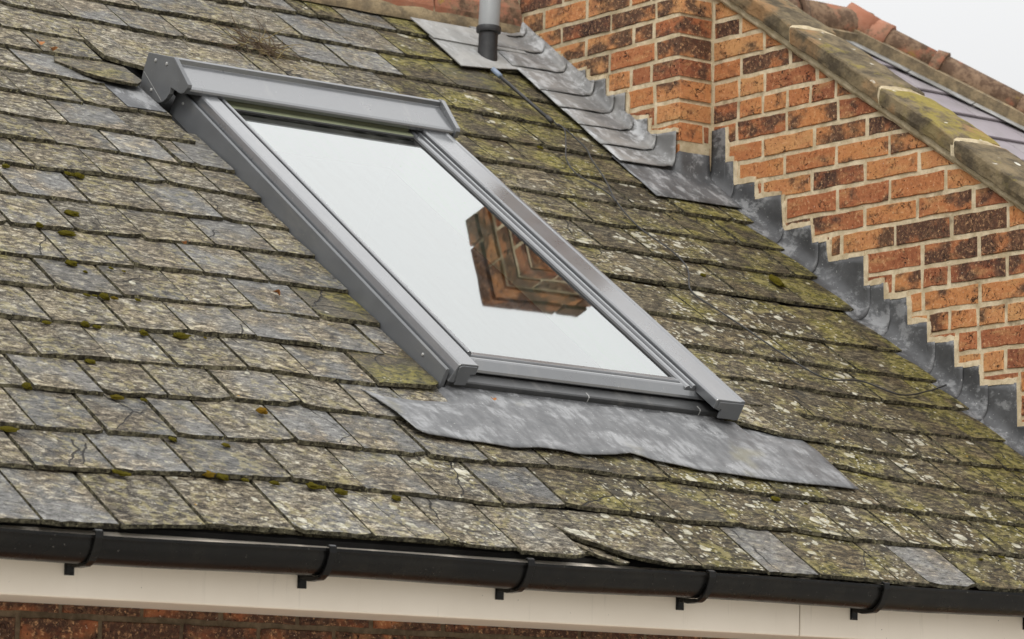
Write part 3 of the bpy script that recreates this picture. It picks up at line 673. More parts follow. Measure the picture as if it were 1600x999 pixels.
# --- gable parapet
GL = (0.0, -1.1, 0.0)
gable = empty('gable_wall', GL, label='orange brick parapet wall climbing beside the slates under a stone coping', category='wall')
(cy0, cz0), (cy1, cz1) = COP_LOW
cs = (cz0 - cz1) / (cy0 - cy1)
def cop_z(y): return cz0 + cs * (y - cy0)
YE = -2.25
core = [(0.006, YE), (0.006, 0.0)]
prof = [(YE, 0), (0.0, 0), (0.0, cop_z(0) + .015), (YE, cop_z(YE) + .015)]
vs_, fs = prism(prof, 'u', .0008, .21)
mesh_obj('mortar_core', vs_, fs, 'mortar', gable, None, GL)
beds = list(GABLE_BEDS); perps = [list(p) for p in GABLE_PERPS]
while beds[-1] > 4.15: beds.append(beds[-1] - .075)
tops = [beds[0] + .074] + beds
for i in range(len(tops) - 1):
    zt, zb = tops[i] - MJ, tops[i + 1] + MJ
    ps = perps[i] if i < len(perps) else []
    js = [-.006] + list(ps)
    if len(js) == 1: js.append(-.12 if i % 2 else -.23)
    while js[-1] > YE + .3: js.append(js[-1] - .2255 + rng.uniform(-.004, .004))
    for a, b in zip(js[:-1], js[1:]):
        y1, y0 = a - MJ, b + MJ
        if zt < roof_z(y0) - .0 and zt < roof_z(y1): continue
        poly = [(y0, zb), (y1, zb), (y1, zt), (y0, zt)]
        poly = clip(poly, -cs, 1, cz0 - cs * cy0 - .004)
        if len(poly) < 3: continue
        ar = abs(sum(poly[q][0] * poly[(q + 1) % len(poly)][1] - poly[(q + 1) % len(poly)][0] * poly[q][1] for q in range(len(poly)))) / 2
        if ar < .0006: continue
        brick(gable, lambda a_, b_, d: (-d, a_, b_), poly, rng, .05, rng.uniform(.0005, .0045), GL)
# bedding mortar under the coping
vs_, fs = [], []
n = 90
for i in range(n + 1):
    y = -.01 + (YE + .02) * i / n
    zl = cop_z(y) + noise.noise(Vector((y * 31, 1, 0))) * .006; zu = zl + .034
    xx = -.012 + noise.noise(Vector((y * 23, 7, 0))) * .006
    vs_ += [(.01, y, zl + .004), (xx, y, zl + .002), (xx - .004, y, zl + .014), (xx + .004, y, zu + .006)]
for i in range(n):
    for k in range(3): fs.append((i * 4 + k, i * 4 + k + 1, i * 4 + 5 + k, i * 4 + 4 + k))
mesh_obj('bedding_mortar', vs_, fs, 'mortar2', gable, None, GL, smooth=True)
# coping slabs, each a little out of line with the next
(sy0, sz0), (sy1, sz1) = COP_SLAB
ss = (sz0 - sz1) / (sy0 - sy1)
def slab_z(y): return sz0 + ss * (y - sy0)
ends = [.0] + list(COP_JOINTS) + [-1.60, -2.0, -2.30]
for i in range(len(ends) - 1):
    ya, yb = ends[i] - (.004 if i else 0), ends[i + 1] + .004
    nL = 16; sec = [(-.031, 0), (-.033, .020), (-.033, .040), (-.032, .056), (-.026, .062), (.03, .066), (.09, .068), (.15, .067), (.185, .062), (.190, .03), (.188, 0), (.08, -.004)]
    vs_, fs = [], []; K = len(sec)
    for q in range(nL + 1):
        f = q / nL; y = ya + (yb - ya) * f
        tilt = .006 * (f - .2)
        for (xx, hh) in sec:
            nn = Vector((noise.noise(Vector((xx * 22, y * 22, hh * 30 + i))), noise.noise(Vector((xx * 25 + 9, y * 25, hh * 30 + i))), 0))
            ee = .010 if q in (0, nL) else 0
            z = slab_z(y) + hh * (1 - (.10 if q in (0, nL) else 0)) + tilt * .9 + nn.y * .006
            vs_.append((xx + nn.x * .006 + (-.002 * (i % 2)), y, z))
    for q in range(nL):
        for k in range(K): fs.append((q * K + k, q * K + (k + 1) % K, (q + 1) * K + (k + 1) % K, (q + 1) * K + k))
    fs += [tuple(range(K)), tuple(nL * K + k for k in range(K))]
    o = mesh_obj('coping_slab', vs_, fs, 'coping', gable, None, GL, tone=rng.random(), moss=[.1, .35, .8, .2, .4, .3][i])
    bevel(o, .003, 2, 50)
# mortar in the coping joints
for jy in COP_JOINTS:
    vs_, fs = [], []
    prof = [(-.028, .0), (-.031, .03), (-.026, .054), (-.012, .062), (.05, .066), (.12, .066), (.18, .056), (.18, 0)]
    for q, dy in enumerate((-.012, -.004, .006, .014)):
        for (xx, hh) in prof: vs_.append((xx + rng.uniform(-.002, .002), jy + dy, slab_z(jy + dy) + hh + rng.uniform(-.002, .002) - (.004 if q in (0, 3) else 0)))
    K = len(prof)
    for q in range(3):
        for k in range(K): fs.append((q * K + k, q * K + (k + 1) % K, (q + 1) * K + (k + 1) % K, (q + 1) * K + k))
    mesh_obj('joint_mortar', vs_, fs, 'mortar2', gable, None, GL)

# --- chimney stack
CX0, CX1, CY0, CY1, CY2, CTOP = -.148, .29, 0.0, .98, .345, 6.625
SHOULDER = 6.36
KL = (0.1, .5, 5.0)
chim = empty('chimney', KL, label='short brick chimney stack on the party wall with stepped lead at its foot', category='chimney')
vs_, fs = box(CX0 + .0008, CX1 - .004, CY0 + .0008, CY2, 4.2, CTOP - .02)
mesh_obj('mortar_core', vs_, fs, 'mortar', chim, None, KL)
kb = list(CHIM_BEDS); kp = [list(p) for p in CHIM_PERPS]
while kb[0] < CTOP - .08: kb.insert(0, kb[0] + .075); kp.insert(0, None)
while kb[-1] > 5.30: kb.append(kb[-1] - .0745); kp.append(None)
kt = [kb[0] + .075] + kb
for i in range(len(kt) - 1):
    zt, zb = kt[i] - MJ, kt[i + 1] + MJ
    cb = (.016, .010)[i] if i < 2 else 0.0          # slightly corbelled head
    yend = CY2 if zt > SHOULDER else CY1
    ps = kp[i] if i < len(kp) and kp[i] else [(.112 if i % 2 else .225)]
    js = sorted(ps); 
    js = [q for q in js if q < yend - .05]
    while js[-1] < yend - .30: js.append(js[-1] + .225)
    while js[0] > .24: js.insert(0, js[0] - .1125 if js[0] < .30 else js[0] - .225)
    js = [CY0 - MJ] + js + [yend]
    for q in range(len(js) - 1):
        y0, y1 = js[q] + MJ - (cb + .004 if q == 0 else 0), js[q + 1] - MJ
        if y1 - y0 < .02: continue
        if zt < roof_z(y0) - .02: continue
        poly = [(y0, zb), (y1, zb), (y1, zt), (y0, zt)]
        corner = q == 0
        dep = (.102 if y1 - y0 > .15 else .140) if corner else .05
        up = kt[i] > 5.95
        brick(chim, lambda a_, b_, d: (CX0 - d, a_, b_), poly, rng, dep + (cb if corner else 0), cb + rng.uniform(.0005, .004), KL,
              burn=(rng.uniform(.8, 1.0) if kt[i] > 6.16 else rng.uniform(.55, 1.0) if (up and y1 > .45 and rng.random() < .75) else None))
    # front face: closers beside the corner bricks, and the part above the parapet
    corner_dep = .102 if (js[1] - js[0]) > .15 else .140
    x = CX0 + corner_dep + MJ * 1.6
    lim = -.006 if zt < 6.0 else CX1
    while x < lim - .02:
        x1 = min(x + (.215 if i % 2 else .205), lim)
        brick(chim, lambda a_, b_, d: (a_, CY0 - d, b_), [(x, zb), (x1 - MJ, zb), (x1 - MJ, zt), (x, zt)], rng, .05, cb + .001, KL, burn=(rng.uniform(.75, 1.0) if kt[i] > 6.16 else None))
        x = x1 + MJ
vs_, fs = box(CX0 + .0012, CX1 - .004, CY2 - .02, CY1 - .002, 4.3, SHOULDER + .02)
mesh_obj('shoulder', vs_, fs, 'mortar2', chim, None, KL)
vs_, fs = box(CX0 + .02, CX1 - .02, CY0 + .02, CY2 - .02, CTOP - .01, CTOP + .015)
mesh_obj('flaunching', vs_, fs, 'mortar2', chim, None, KL)

# --- front wall under the eaves
FL = (-2.0, -1.78, 0.0)
front = empty('front_wall', FL, label='brown brick house wall in the shade under the cream fascia', category='wall')
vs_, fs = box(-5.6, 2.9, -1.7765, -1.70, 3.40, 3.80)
mesh_obj('mortar_core', vs_, fs, 'sooty_mortar', front, None, FL)  # mortar and bricks here are coloured dark to paint in the eaves shade
vs_, fs = box(-5.6, 2.9, -1.78, -1.70, 0, 3.398)
mesh_obj('lower_wall', vs_, fs, 'farbrick', front, None, FL)
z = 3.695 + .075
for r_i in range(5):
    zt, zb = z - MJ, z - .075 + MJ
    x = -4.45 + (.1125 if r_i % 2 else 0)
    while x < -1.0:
        brick(front, lambda a_, b_, d: (a_, -1.78 - d, b_), [(x, zb), (x + .214, zb), (x + .214, zt), (x, zt)], rng, .05, rng.uniform(0, .003), FL, burn=rng.uniform(.8, 1.0), tone=rng.uniform(0, .25))  # high burn and low tone darken these bricks as painted shade
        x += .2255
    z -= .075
# ================================================================ LEADWORK
def step_z(steps, y):
    """top of the stepped lead at y: steps run from high y to low y"""
    best, bd = None, 9
    for i in range(0, len(steps) - 1):
        (ya, za), (yb, zb) = steps[i], steps[i + 1]
        if ya - yb < .02: continue
        d = 0 if yb <= y <= ya else min(abs(y - ya), abs(y - yb))
        if d < bd:
            t = min(1, max(0, (ya - y) / (ya - yb))); best, bd = za + (zb - za) * t, d
    return best
def lead_piece(name, parent, off, x0, steps, y_hi, y_lo, profile, lapse, mat, seed, round_r=0.0, lift=.0, ny=None):
    """sheet dressed from a step joint in the brickwork down into a cove and out along the roof"""
    ys = []
    ny = ny or max(8, int((y_hi - y_lo) / .018))
    for i in range(ny + 1): ys.append(y_hi + (y_lo - y_hi) * i / ny)
    for (sy, sz) in steps:
        if y_lo + .003 < sy < y_hi - .003: ys += [sy + .0012, sy - .0012]
    ys = sorted(set(ys), reverse=True)
    rows = []
    for y in ys:
        zt = step_z(steps, y)
        f = (y_hi - y) / (y_hi - y_lo)
        out = lapse * (f - .1)                      # lower end stands proud over the next piece
        zr = roof_z(y)
        sh = 1.0
        if round_r and y - y_lo < round_r:
            q = 1 - (y - y_lo) / round_r; sh = 1 - .42 * (1 - math.sqrt(max(0, 1 - q * q)))
        row = [(x0 - .003 - out, y, zt)]
        h0 = zt - zr
        for fr in (.8, .6, .42): 
            hh = profile[0][1] + (h0 - profile[0][1]) * fr
            row.append((x0 - .004 - out + noise.noise(Vector((y * 17, hh * 17, seed))) * .0035, y, zr + hh))
        for (dx, hh) in profile:
            dd = dx if dx < .06 else .06 + (dx - .06) * sh
            nn = noise.noise(Vector((y * 12, dd * 14, seed + 3))) * .004
            row.append((x0 - dd - out, y, zr + hh + nn * (1 if dx > .02 else .3) + lift + out * .8 * (1 if dx > .02 else 0)))
        rows.append(row)
    K = len(rows[0]); vs_ = [p for r in rows for p in r]
    fs = [(i * K + k, i * K + k + 1, (i + 1) * K + k + 1, (i + 1) * K + k) for i in range(len(rows) - 1) for k in range(K - 1)]
    o = mesh_obj(name, vs_, fs, mat, parent, None, off, smooth=True, tone=round(random.Random(seed).random(), 3))
    s = o.modifiers.new('thickness', 'SOLIDIFY'); s.thickness = .0028; s.offset = 0
    return o
SL = (0, -1.0, 4.7)
gf = empty('step_flashing', SL, label='dark grey stepped lead flashing along the foot of the orange parapet wall', category='flashing')
gp = [(.005, .060), (.008, .042), (.015, .025), (.026, .011), (.042, .001), (.075, -.007)]
cuts = [-.006, -.124, -.379, -.526, -.776, -.869, -1.075, -1.20, -1.31, -1.50, -1.66, -1.85, -2.05]
st = list(STEPS)
while st[-1][0] > -2.15:
    y, z = st[-1]; st += [(y, z - .074), (y - .107, z - .074)]
for i in range(len(cuts) - 1):
    lead_piece('lead_piece', gf, SL, 0.0, st, cuts[i], cuts[i + 1] - (.03 if i > 1 else .004), gp, .0035, 'lead_dark', 20 + i)
KF = (-.2, .5, 5.6)
cf = empty('chimney_flashing', KF, label='pale lapped lead flashing with rounded tabs stepping down the chimney side', category='flashing')
cpf = [(.005, .072), (.009, .050), (.018, .034), (.034, .0235), (.058, .0185), (.10, .018), (.16, .019), (.21, .018), (.250, .016)]
cst = list(CHIM_STEPS)
ccuts = [1.005, .903, .792, .662, .505, .392, .281, .158, -.003]
for i in range(len(ccuts) - 1):
    lead_piece('lead_piece', cf, KF, CX0, cst, ccuts[i], ccuts[i + 1] - (.055 if i < 7 else .0), cpf, .014, 'lead_mid', 60 + i, 0.0, .003)
# mortar pointing where the lead is tucked into the raked joints
def pointing(parent, off, x0, steps, seed):
    r = random.Random(seed); vs_, fs = [], []
    for i in range(len(steps) - 1):
        (ya, za), (yb, zb) = steps[i], steps[i + 1]
        if abs(ya - yb) + abs(za - zb) < .02: continue
        n_ = max(2, int((abs(ya - yb) + abs(za - zb)) / .02)); o = len(vs_)
        hor = abs(ya - yb) > abs(za - zb)
        for k in range(n_ + 1):
            f = k / n_; y, z = ya + (yb - ya) * f, za + (zb - za) * f
            w = .015 + r.uniform(-.004, .005)
            j = r.uniform(-.0015, .0015)
            if hor: q = [(y, z - .003 + j), (y, z + w)]
            else: q = [(y + .003 + j, z), (y - w, z)]
            (y0, z0), (y1, z1) = q
            vs_ += [(x0 + .004, y0, z0), (x0 - .0065, y0, z0), (x0 - .0055, y1, z1), (x0 + .004, y1, z1)]
        for k in range(n_):
            for e in range(3): fs.append((o + k * 4 + e, o + k * 4 + e + 1, o + k * 4 + 5 + e, o + k * 4 + 4 + e))
        fs += [(o, o + 1, o + 2, o + 3), (o + n_ * 4, o + n_ * 4 + 1, o + n_ * 4 + 2, o + n_ * 4 + 3)]
    mesh_obj('pointing', vs_, fs, 'mortar', parent, None, off)
pointing(gf, SL, 0.0, st[1:], 4); pointing(cf, KF, CX0, cst[1:], 5)
# front apron of the chimney: upstand on the brick, cove, sheet on the slates
vs_, fs = [], []
us = [-.405 + i * .0195 for i in range(21)]
for u in us:
    on = u > CX0 - .004
    nn = noise.noise(Vector((u * 15, 3, 2))) * .004
    y0 = -.006
    if on: top = [(u, y0, 5.487 + nn), (u, y0 - .002, 5.45), (u, y0 - .006, 5.42)]
    else:
        zz = roof_z(0.05) + .016; top = [(u, .05, zz), (u, .03, roof_z(.03) + .016), (u, .01, roof_z(.01) + .016)]
    col_ = top + [(u, -.022, roof_z(-.022) + (.022 if on else .016)), (u, -.05, roof_z(-.05) + .016 + nn), (u, -.10, roof_z(-.10) + .019 + nn), (u, -.15, roof_z(-.15) + .018), (u, -.19 + nn, roof_z(-.19) + .017)]
    vs_ += col_
K = 8
fs = [(i * K + k, i * K + k + 1, (i + 1) * K + k + 1, (i + 1) * K + k) for i in range(len(us) - 1) for k in range(K - 1)]
o = mesh_obj('front_apron', vs_, fs, 'lead', cf, None, KF, smooth=True, tone=.37)
s = o.modifiers.new('thickness', 'SOLIDIFY'); s.thickness = .0028; s.offset = 0
# repair mortar on the foot of the chimney front
vs_, fs = box(CX0 + .002, -.012, -.0045, .02, 5.487, 5.53)
mesh_obj('repair_mortar', vs_, fs, 'mortar2', cf, None, KF)

# lead apron below the skylight
AB = W(-1.75, .7, .01)
apron = None
low = list(APRON_LOW)
def low_v(u):
    for (a, va), (b, vb) in zip(low[:-1], low[1:]):
        if a <= u <= b: return va + (vb - va) * (u - a) / (b - a) if b > a else va
    return low[-1][1] if u > low[-1][0] else low[0][1]
vs_, fs = [], []
NU, NVv = 90, 14
for i in range(NU + 1):
    u = -2.506 + (2.506 - .980) * i / NU
    vl = low_v(u) if u > -2.478 else .594 + (-2.478 - u) / .028 * .215
    vt = .872 if -2.235 < u < -1.17 else .88
    for k in range(NVv + 1):
        f = k / NVv; v = vl + (vt - vl) * f
        h = .0165 - .030 * max(0, (v - .70)) / .2 * (1 if not (-2.22 < u < -1.19) else .25)
        if v > .80 and -2.22 < u < -1.19: h = .0145 - (v - .80) * .09
        ed = max(0, 1 - f / .18)
        h += noise.noise(Vector((u * 7.5, v * 9, 4))) * .0045 + noise.noise(Vector((u * 3, 11, 2))) * .004 * ed
        h += .004 * ed * (.5 + .5 * noise.noise(Vector((u * 9, 31, 2)))) + (.004 if u < -2.46 else 0) * (1 - f)
        vs_.append((u, v, h))
fs = [(i * (NVv + 1) + k, i * (NVv + 1) + k + 1, (i + 1) * (NVv + 1) + k + 1, (i + 1) * (NVv + 1) + k) for i in range(NU) for k in range(NVv)]
apron = mesh_obj('lead_apron', vs_, fs, 'apron', None, None, (-1.75, .7, .01), smooth=True, tone=.62, label='wavy grey lead apron dressed over the slates below the skylight', category='flashing')
apron.location = AB; apron.rotation_euler = ROT
s = apron.modifiers.new('thickness', 'SOLIDIFY'); s.thickness = .003; s.offset = 0

# ================================================================ SKYLIGHT
SB = (-1.71, .87, 0.0)
sky_l = empty('skylight', W(*SB), ROT, 'grey framed skylight with reflecting glass and a raised hood', 'skylight')
def warp(p):
    u, v, h = p
    k = (u + 2.215) / 1.015 * (1 - (v - .85) / 1.8)
    return (u - .056 * (u + 2.215) / 1.015 * max(0, (v - .85) / 1.75), v - .030 * k, h)
def sk(name, vf, mat, bev=.0018, parent=None, **kw):
    vs_, fs = vf
    o = mesh_obj(name, [warp(p) for p in vs_], fs, mat, parent or sky_l, None, SB, **kw)
    if bev: bevel(o, bev, 2)
    return o
# side upstands
lu = sk('side_upstand', prism([(-2.222, -.03), (-2.222, .060), (-2.219, .0625), (-2.212, .0625), (-2.210, .058), (-2.208, -.03)], 'v', .878, 2.60), 'metal_dark', .001)
sk('side_upstand', prism([(-1.207, -.03), (-1.205, .060), (-1.199, .0625), (-1.193, .060), (-1.193, -.03)], 'v', .875, 2.60), 'metal', .001)
# side claddings with folded outer face
sk('side_cladding', prism([(-2.207, .028), (-2.192, .080), (-2.188, .0845), (-2.180, .086), (-2.132, .087), (-2.127, .084), (-2.127, .060), (-2.150, .055), (-2.190, .026)], 'v', .872, 2.63), 'metal', .0015)
sk('side_cladding', prism([(-1.312, .058), (-1.312, .083), (-1.307, .0875), (-1.225, .0875), (-1.219, .0905), (-1.209, .0905), (-1.207, .086), (-1.207, .028), (-1.225, .026), (-1.29, .052)], 'v', .845, 2.63), 'metal', .0015)
# sash: inner lips next to the glass
sk('sash_bar', prism([(-2.113, .052), (-2.113, .082), (-2.110, .085), (-2.103, .085), (-2.099, .080), (-2.097, .062), (-2.097, .050)], 'v', .958, 2.60), 'metal', .001)
sk('sash_bar', prism([(-1.352, .050), (-1.352, .066), (-1.347, .072), (-1.338, .073), (-1.334, .067), (-1.329, .067), (-1.326, .076), (-1.319, .077), (-1.3155, .072), (-1.3155, .050)], 'v', .938, 2.60), 'metal', .001)
sk('glass_seal', prism([(-2.1265, .050), (-2.1265, .073), (-2.1135, .073), (-2.1135, .050)], 'v', .96, 2.60), 'seal', 0)
sk('glass_seal', prism([(-2.098, .058), (-2.098, .066), (-2.090, .0655), (-2.090, .058)], 'v', .985, 2.56), 'seal', 0)
sk('glass_seal', prism([(-1.362, .058), (-1.362, .066), (-1.352, .068), (-1.352, .058)], 'v', .985, 2.56), 'seal', 0)
# bottom sash bar, bottom cladding and sill
sk('sash_bar', prism([(.9695, .050), (.9695, .064), (.973, .0685), (.992, .0670), (.997, .0625), (.997, .050)], 'u', -2.113, -1.322), 'metal', .001)
sk('glass_seal', prism([(.9605, .045), (.9605, .057), (.9685, .057), (.9685, .045)], 'u', -2.10, -1.33), 'seal', 0)
sk('bottom_cladding', prism([(.927, .036), (.922, .041), (.925, .048), (.947, .0655), (.952, .0680), (.960, .0680), (.961, .045), (.94, .036)], 'u', -2.120, -1.255), 'metal', .0015)
sk('end_cap', prism([(-2.184, .022), (-2.190, .075), (-2.182, .081), (-2.134, .082), (-2.131, .060), (-2.147, .058), (-2.149, .024)], 'v', .868, .875), 'metal_dark', .001)
sk('end_cap', prism([(-1.30, .060), (-1.30, .080), (-1.212, .083), (-1.212, .030), (-1.285, .030), (-1.285, .058)], 'v', .841, .848), 'metal_dark', .001)
sill = sk('sill', prism([(.883, .002), (.881, .0255), (.885, .0290), (.925, .0315), (.945, .0315), (.945, .000)], 'u', -2.200, -1.213), 'sillm', .0015)
sk('sill_apron', prism([(.868, -.012), (.866, .008), (.870, .011), (.93, .013), (.93, -.012)], 'u', -2.205, -1.222), 'lead_dark', .001, tone=.2)
for a in (-1.32, -1.72): sk('sill_joint', prism([(.8822, .004), (.8802, .0260), (.8845, .0297), (.90, .0307), (.90, .004)], 'u', a, a + .003), 'steel', 0, sill)
# glass
glass = sk('glass_pane', box(-2.097, -1.353, .962, 2.60, .0575, .0625), ['glass', 'clear'], 0)
for p in glass.data.polygons: p.material_index = 0 if p.normal.z > .9 else 1
# top: olive bars and seals under the hood
sk('top_rail', prism([(2.490, .050), (2.490, .064), (2.496, .068), (2.520, .068), (2.524, .062), (2.524, .050)], 'u', -2.098, -1.352), 'olive', .001)
sk('top_rail', prism([(2.528, .050), (2.528, .066), (2.533, .073), (2.565, .074), (2.57, .066), (2.57, .050)], 'u', -2.098, -1.352), 'olive', .001)
sk('glass_seal', prism([(2.482, .060), (2.482, .0665), (2.49, .068), (2.49, .058)], 'u', -2.098, -1.352), 'seal', 0)
sk('head_box', prism([(2.572, .02), (2.572, .085), (2.66, .095), (2.70, .02)], 'u', -2.20, -1.21), 'seal', .001)
# hood
hood = sk('hood', prism([(2.512, .082), (2.508, .094), (2.511, .1005), (2.520, .1045), (2.625, .1300), (2.6265, .1455), (2.634, .1475), (2.640, .1455), (2.650, .125), (2.70, .055), (2.71, .012), (2.695, .012), (2.66, .09), (2.63, .115), (2.525, .092)], 'u', -2.252, -1.190), 'metal', .0012)
capL = [(2.762, .100), (2.616, .153), (2.608, .152), (2.490, .122), (2.487, .112), (2.497, .090), (2.512, .080), (2.530, .076), (2.552, .074), (2.575, .070), (2.570, .052), (2.578, .030), (2.592, .010), (2.612, -.001), (2.640, -.008), (2.70, -.008), (2.738, -.002), (2.750, .018), (2.756, .050)]
cl = sk('hood_end_plate', prism(capL, 'u', -2.268, -2.252), 'metal_dark', .0015)
sk('hood_end_plate', prism([(2.700, .050), (2.642, .149), (2.628, .152), (2.506, .114), (2.500, .105), (2.502, .082), (2.515, .072), (2.60, .07), (2.69, .01)], 'u', -1.190, -1.173), 'metal', .0015)
sk('fold_line', prism([(2.748, .040), (2.749, .0412), (2.600, .0137), (2.5995, .0125)], 'u', -2.2692, -2.2682), 'steel', 0, cl)
def screw(u, v, h, r, parent):
    pts = [(u, v, h), (u - .0025, v, h), (u - .0045, v, h)]
    vs_, fs = tube(pts, [r, r, r * .6], 10)
    sk('screw', (vs_, fs), 'steel', 0, parent)
screw(-2.268, 2.706, .099, .006, cl); screw(-2.268, 2.640, .119, .006, cl); screw(-2.268, 2.672, .014, .0055, cl)
screw(-2.222, 2.545, .036, .005, lu); screw(-2.222, .995, .040, .005, lu)
# white lining and dim room behind the glass
def lining(x0, x1, y0, y1, h0, h1, th=.015):
    return join_parts([box(x0 - th, x0, y0 - th, y1 + th, h1, h0), box(x1, x1 + th, y0 - th, y1 + th, h1, h0), box(x0, x1, y0 - th, y0, h1, h0), box(x0, x1, y1, y1 + th, h1, h0)])
sk('lining', lining(-2.10, -1.35, .97, 2.55, .050, -.075), 'white', 0)
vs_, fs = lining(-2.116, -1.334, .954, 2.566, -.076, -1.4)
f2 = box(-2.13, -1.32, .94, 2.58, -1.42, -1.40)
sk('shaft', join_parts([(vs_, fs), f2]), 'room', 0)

# ================================================================ EAVES
fa_label = ['long cream fascia board under the gutter, left of its butt joint', 'cream fascia board at the right end of the gutter']
for i, (xa, xb) in enumerate(((-5.6, -1.512), (-1.509, 2.9))):
    vs_, fs = prism([(-2.128, 3.717), (-2.130, 3.722), (-2.130, 3.865), (-2.108, 3.875), (-2.108, 3.717)], 'u', xa, xb)
    o = mesh_obj('fascia_board', vs_, fs, 'fascia', None, None, (xa, -2.12, 3.717), label=fa_label[i], category='fascia', group='fascia boards along the eaves')
    o.location = (xa, -2.12, 3.717); bevel(o, .003, 2)
so = mesh_obj('soffit', *box(-5.6, 2.9, -2.108, -1.72, 3.722, 3.732), 'fascia', None, None, (-1.3, -2.05, 3.722), label='narrow cream soffit strip behind the fascia boards', category='soffit')
so.location = (-1.3, -2.05, 3.722)
GZ = 3.857      # gutter rim
gut = empty('gutter', (-1.3, -2.19, 3.80), label='glossy black half round gutter along the eaves with dark brackets', category='gutter')
GO = (-1.3, -2.19, 3.80)
gc, gr = -2.192, .057
prof = [(-2.2525, GZ + .001), (-2.2525, GZ - .006)]
prof += [(gc - gr * math.cos(RAD(a)), GZ - .004 - gr * math.sin(RAD(a)) * 1.02) for a in range(6, 175, 8)]
prof += [(gc + gr + .001, GZ - .003), (gc + gr - .003, GZ - .003)]
prof += [(gc + (gr - .003) * math.cos(RAD(a)), GZ - .004 - (gr - .003) * math.sin(RAD(a)) * 1.02) for a in range(6, 175, 8)]
prof += [(-2.2455, GZ - .003), (-2.2455, GZ + .001)]
vs_, fs = prism(prof, 'u', -5.6, 2.9)
# gutters sag a little between brackets: cut into lengths
XS = [-5.6 + i * .1 for i in range(86)]
n = len(prof); vs_ = []
for x in XS:
    sag = .0022 * math.sin((x + .3) * 5.2) + .0015 * math.sin(x * 1.7) + (.004 if x < -3.3 else 0) * min(1, (-3.3 - x) / .6)
    vs_ += [(x, p[0], p[1] - sag) for p in prof]
fs = [(i * n + k, i * n + (k + 1) % n, (i + 1) * n + (k + 1) % n, (i + 1) * n + k) for i in range(len(XS) - 1) for k in range(n)]
fs += [tuple(range(n)), tuple((len(XS) - 1) * n + k for k in range(n))]
go = mesh_obj('channel', vs_, fs, 'gutter', gut, None, GO)
for p in go.data.polygons: p.use_smooth = len(p.vertices) == 4
mo = go.modifiers.new('split', 'EDGE_SPLIT'); mo.split_angle = RAD(35)
for bx in (-4.35, -3.74, -3.105, -2.515, -1.93, -1.318, -.66, .0, .62):
    sec = []
    pr = [(-2.246, GZ + .004), (-2.256, GZ + .003), (-2.257, GZ - .012)]
    pr += [(gc - (gr + .004) * math.cos(RAD(a)), GZ - .004 - (gr + .004) * math.sin(RAD(a)) * 1.02) for a in (18, 30, 42, 54, 64, 72)]
    pr += [(-2.165, 3.797), (-2.145, 3.800), (-2.1315, 3.801), (-2.1315, 3.772), (-2.1365, 3.770), (-2.1375, 3.789), (-2.150, 3.788), (-2.172, 3.783)]
    pr += [(gc - (gr + .011) * math.cos(RAD(a)), GZ - .004 - (gr + .011) * math.sin(RAD(a)) * 1.04) for a in (74, 66, 54, 42, 30, 18)]
    pr += [(-2.263, GZ - .010), (-2.262, GZ + .006), (-2.254, GZ + .010), (-2.246, GZ + .008)]
    vs_, fs = prism(pr, 'u', bx - .010, bx + .010)
    b = mesh_obj('bracket', vs_, fs, 'gutter', gut, None, GO); bevel(b, .0015, 1)
    vs_, fs = box(bx - .012, bx + .012, -2.1345, -2.1305, 3.768, 3.806); mesh_obj('fixing_plate', vs_, fs, 'gutter', b, None, GO)
# window head at the far left of the wall
wo_ = empty('window', (-4.3, -1.79, 2.6), label='white window frame under the eaves at the left edge of the wall', category='window')
WOF = (-4.3, -1.79, 2.6)
for nm, bb in (('frame_post', (-3.985, -3.925, -1.805, -1.765, 2.6, 3.71)), ('frame_post', (-4.75, -4.69, -1.805, -1.765, 2.6, 3.71)), ('frame_head', (-4.69, -3.985, -1.804, -1.766, 3.65, 3.71)), ('frame_sill', (-4.69, -3.985, -1.804, -1.766, 2.6, 2.66))):
    bevel(mesh_obj(nm, *box(*bb), 'pvc', wo_, None, WOF), .004, 2)
mesh_obj('pane', *box(-4.69, -3.985, -1.7865, -1.7825, 2.66, 3.65), 'glass', wo_, None, WOF)

# ================================================================ VENT PIPE, CABLES
pu, pv = PIPE_BASE
pb = W(pu + .01, pv + .03, 0)
ps = empty('vent_pipe', pb, (0, RAD(2.4), 0), 'grey plastic vent pipe in a black rubber sleeve near the chimney', 'pipe')
def lathe(prof, n=28):
    vs_, fs = [], []
    for r, z in prof:
        for k in range(n): vs_.append((r * math.cos(2 * math.pi * k / n), r * math.sin(2 * math.pi * k / n), z))
    for i in range(len(prof) - 1):
        for k in range(n): fs.append((i * n + k, i * n + (k + 1) % n, (i + 1) * n + (k + 1) % n, (i + 1) * n + k))
    return vs_, fs
o = mesh_obj('pipe', *lathe([(.0375, .118), (.0375, .46), (.0345, .462), (.0345, .12)]), 'pipe', ps); 
for p in o.data.polygons: p.use_smooth = True
o = mesh_obj('rubber_sleeve', *lathe([(.046, -.06), (.038, -.005), (.0345, .05), (.0345, .105), (.043, .108), (.0445, .112), (.0445, .126), (.0425, .130), (.0376, .131)]), 'rubber', ps)
for p in o.data.polygons: p.use_smooth = True
o.modifiers.new('split', 'EDGE_SPLIT').split_angle = RAD(40)
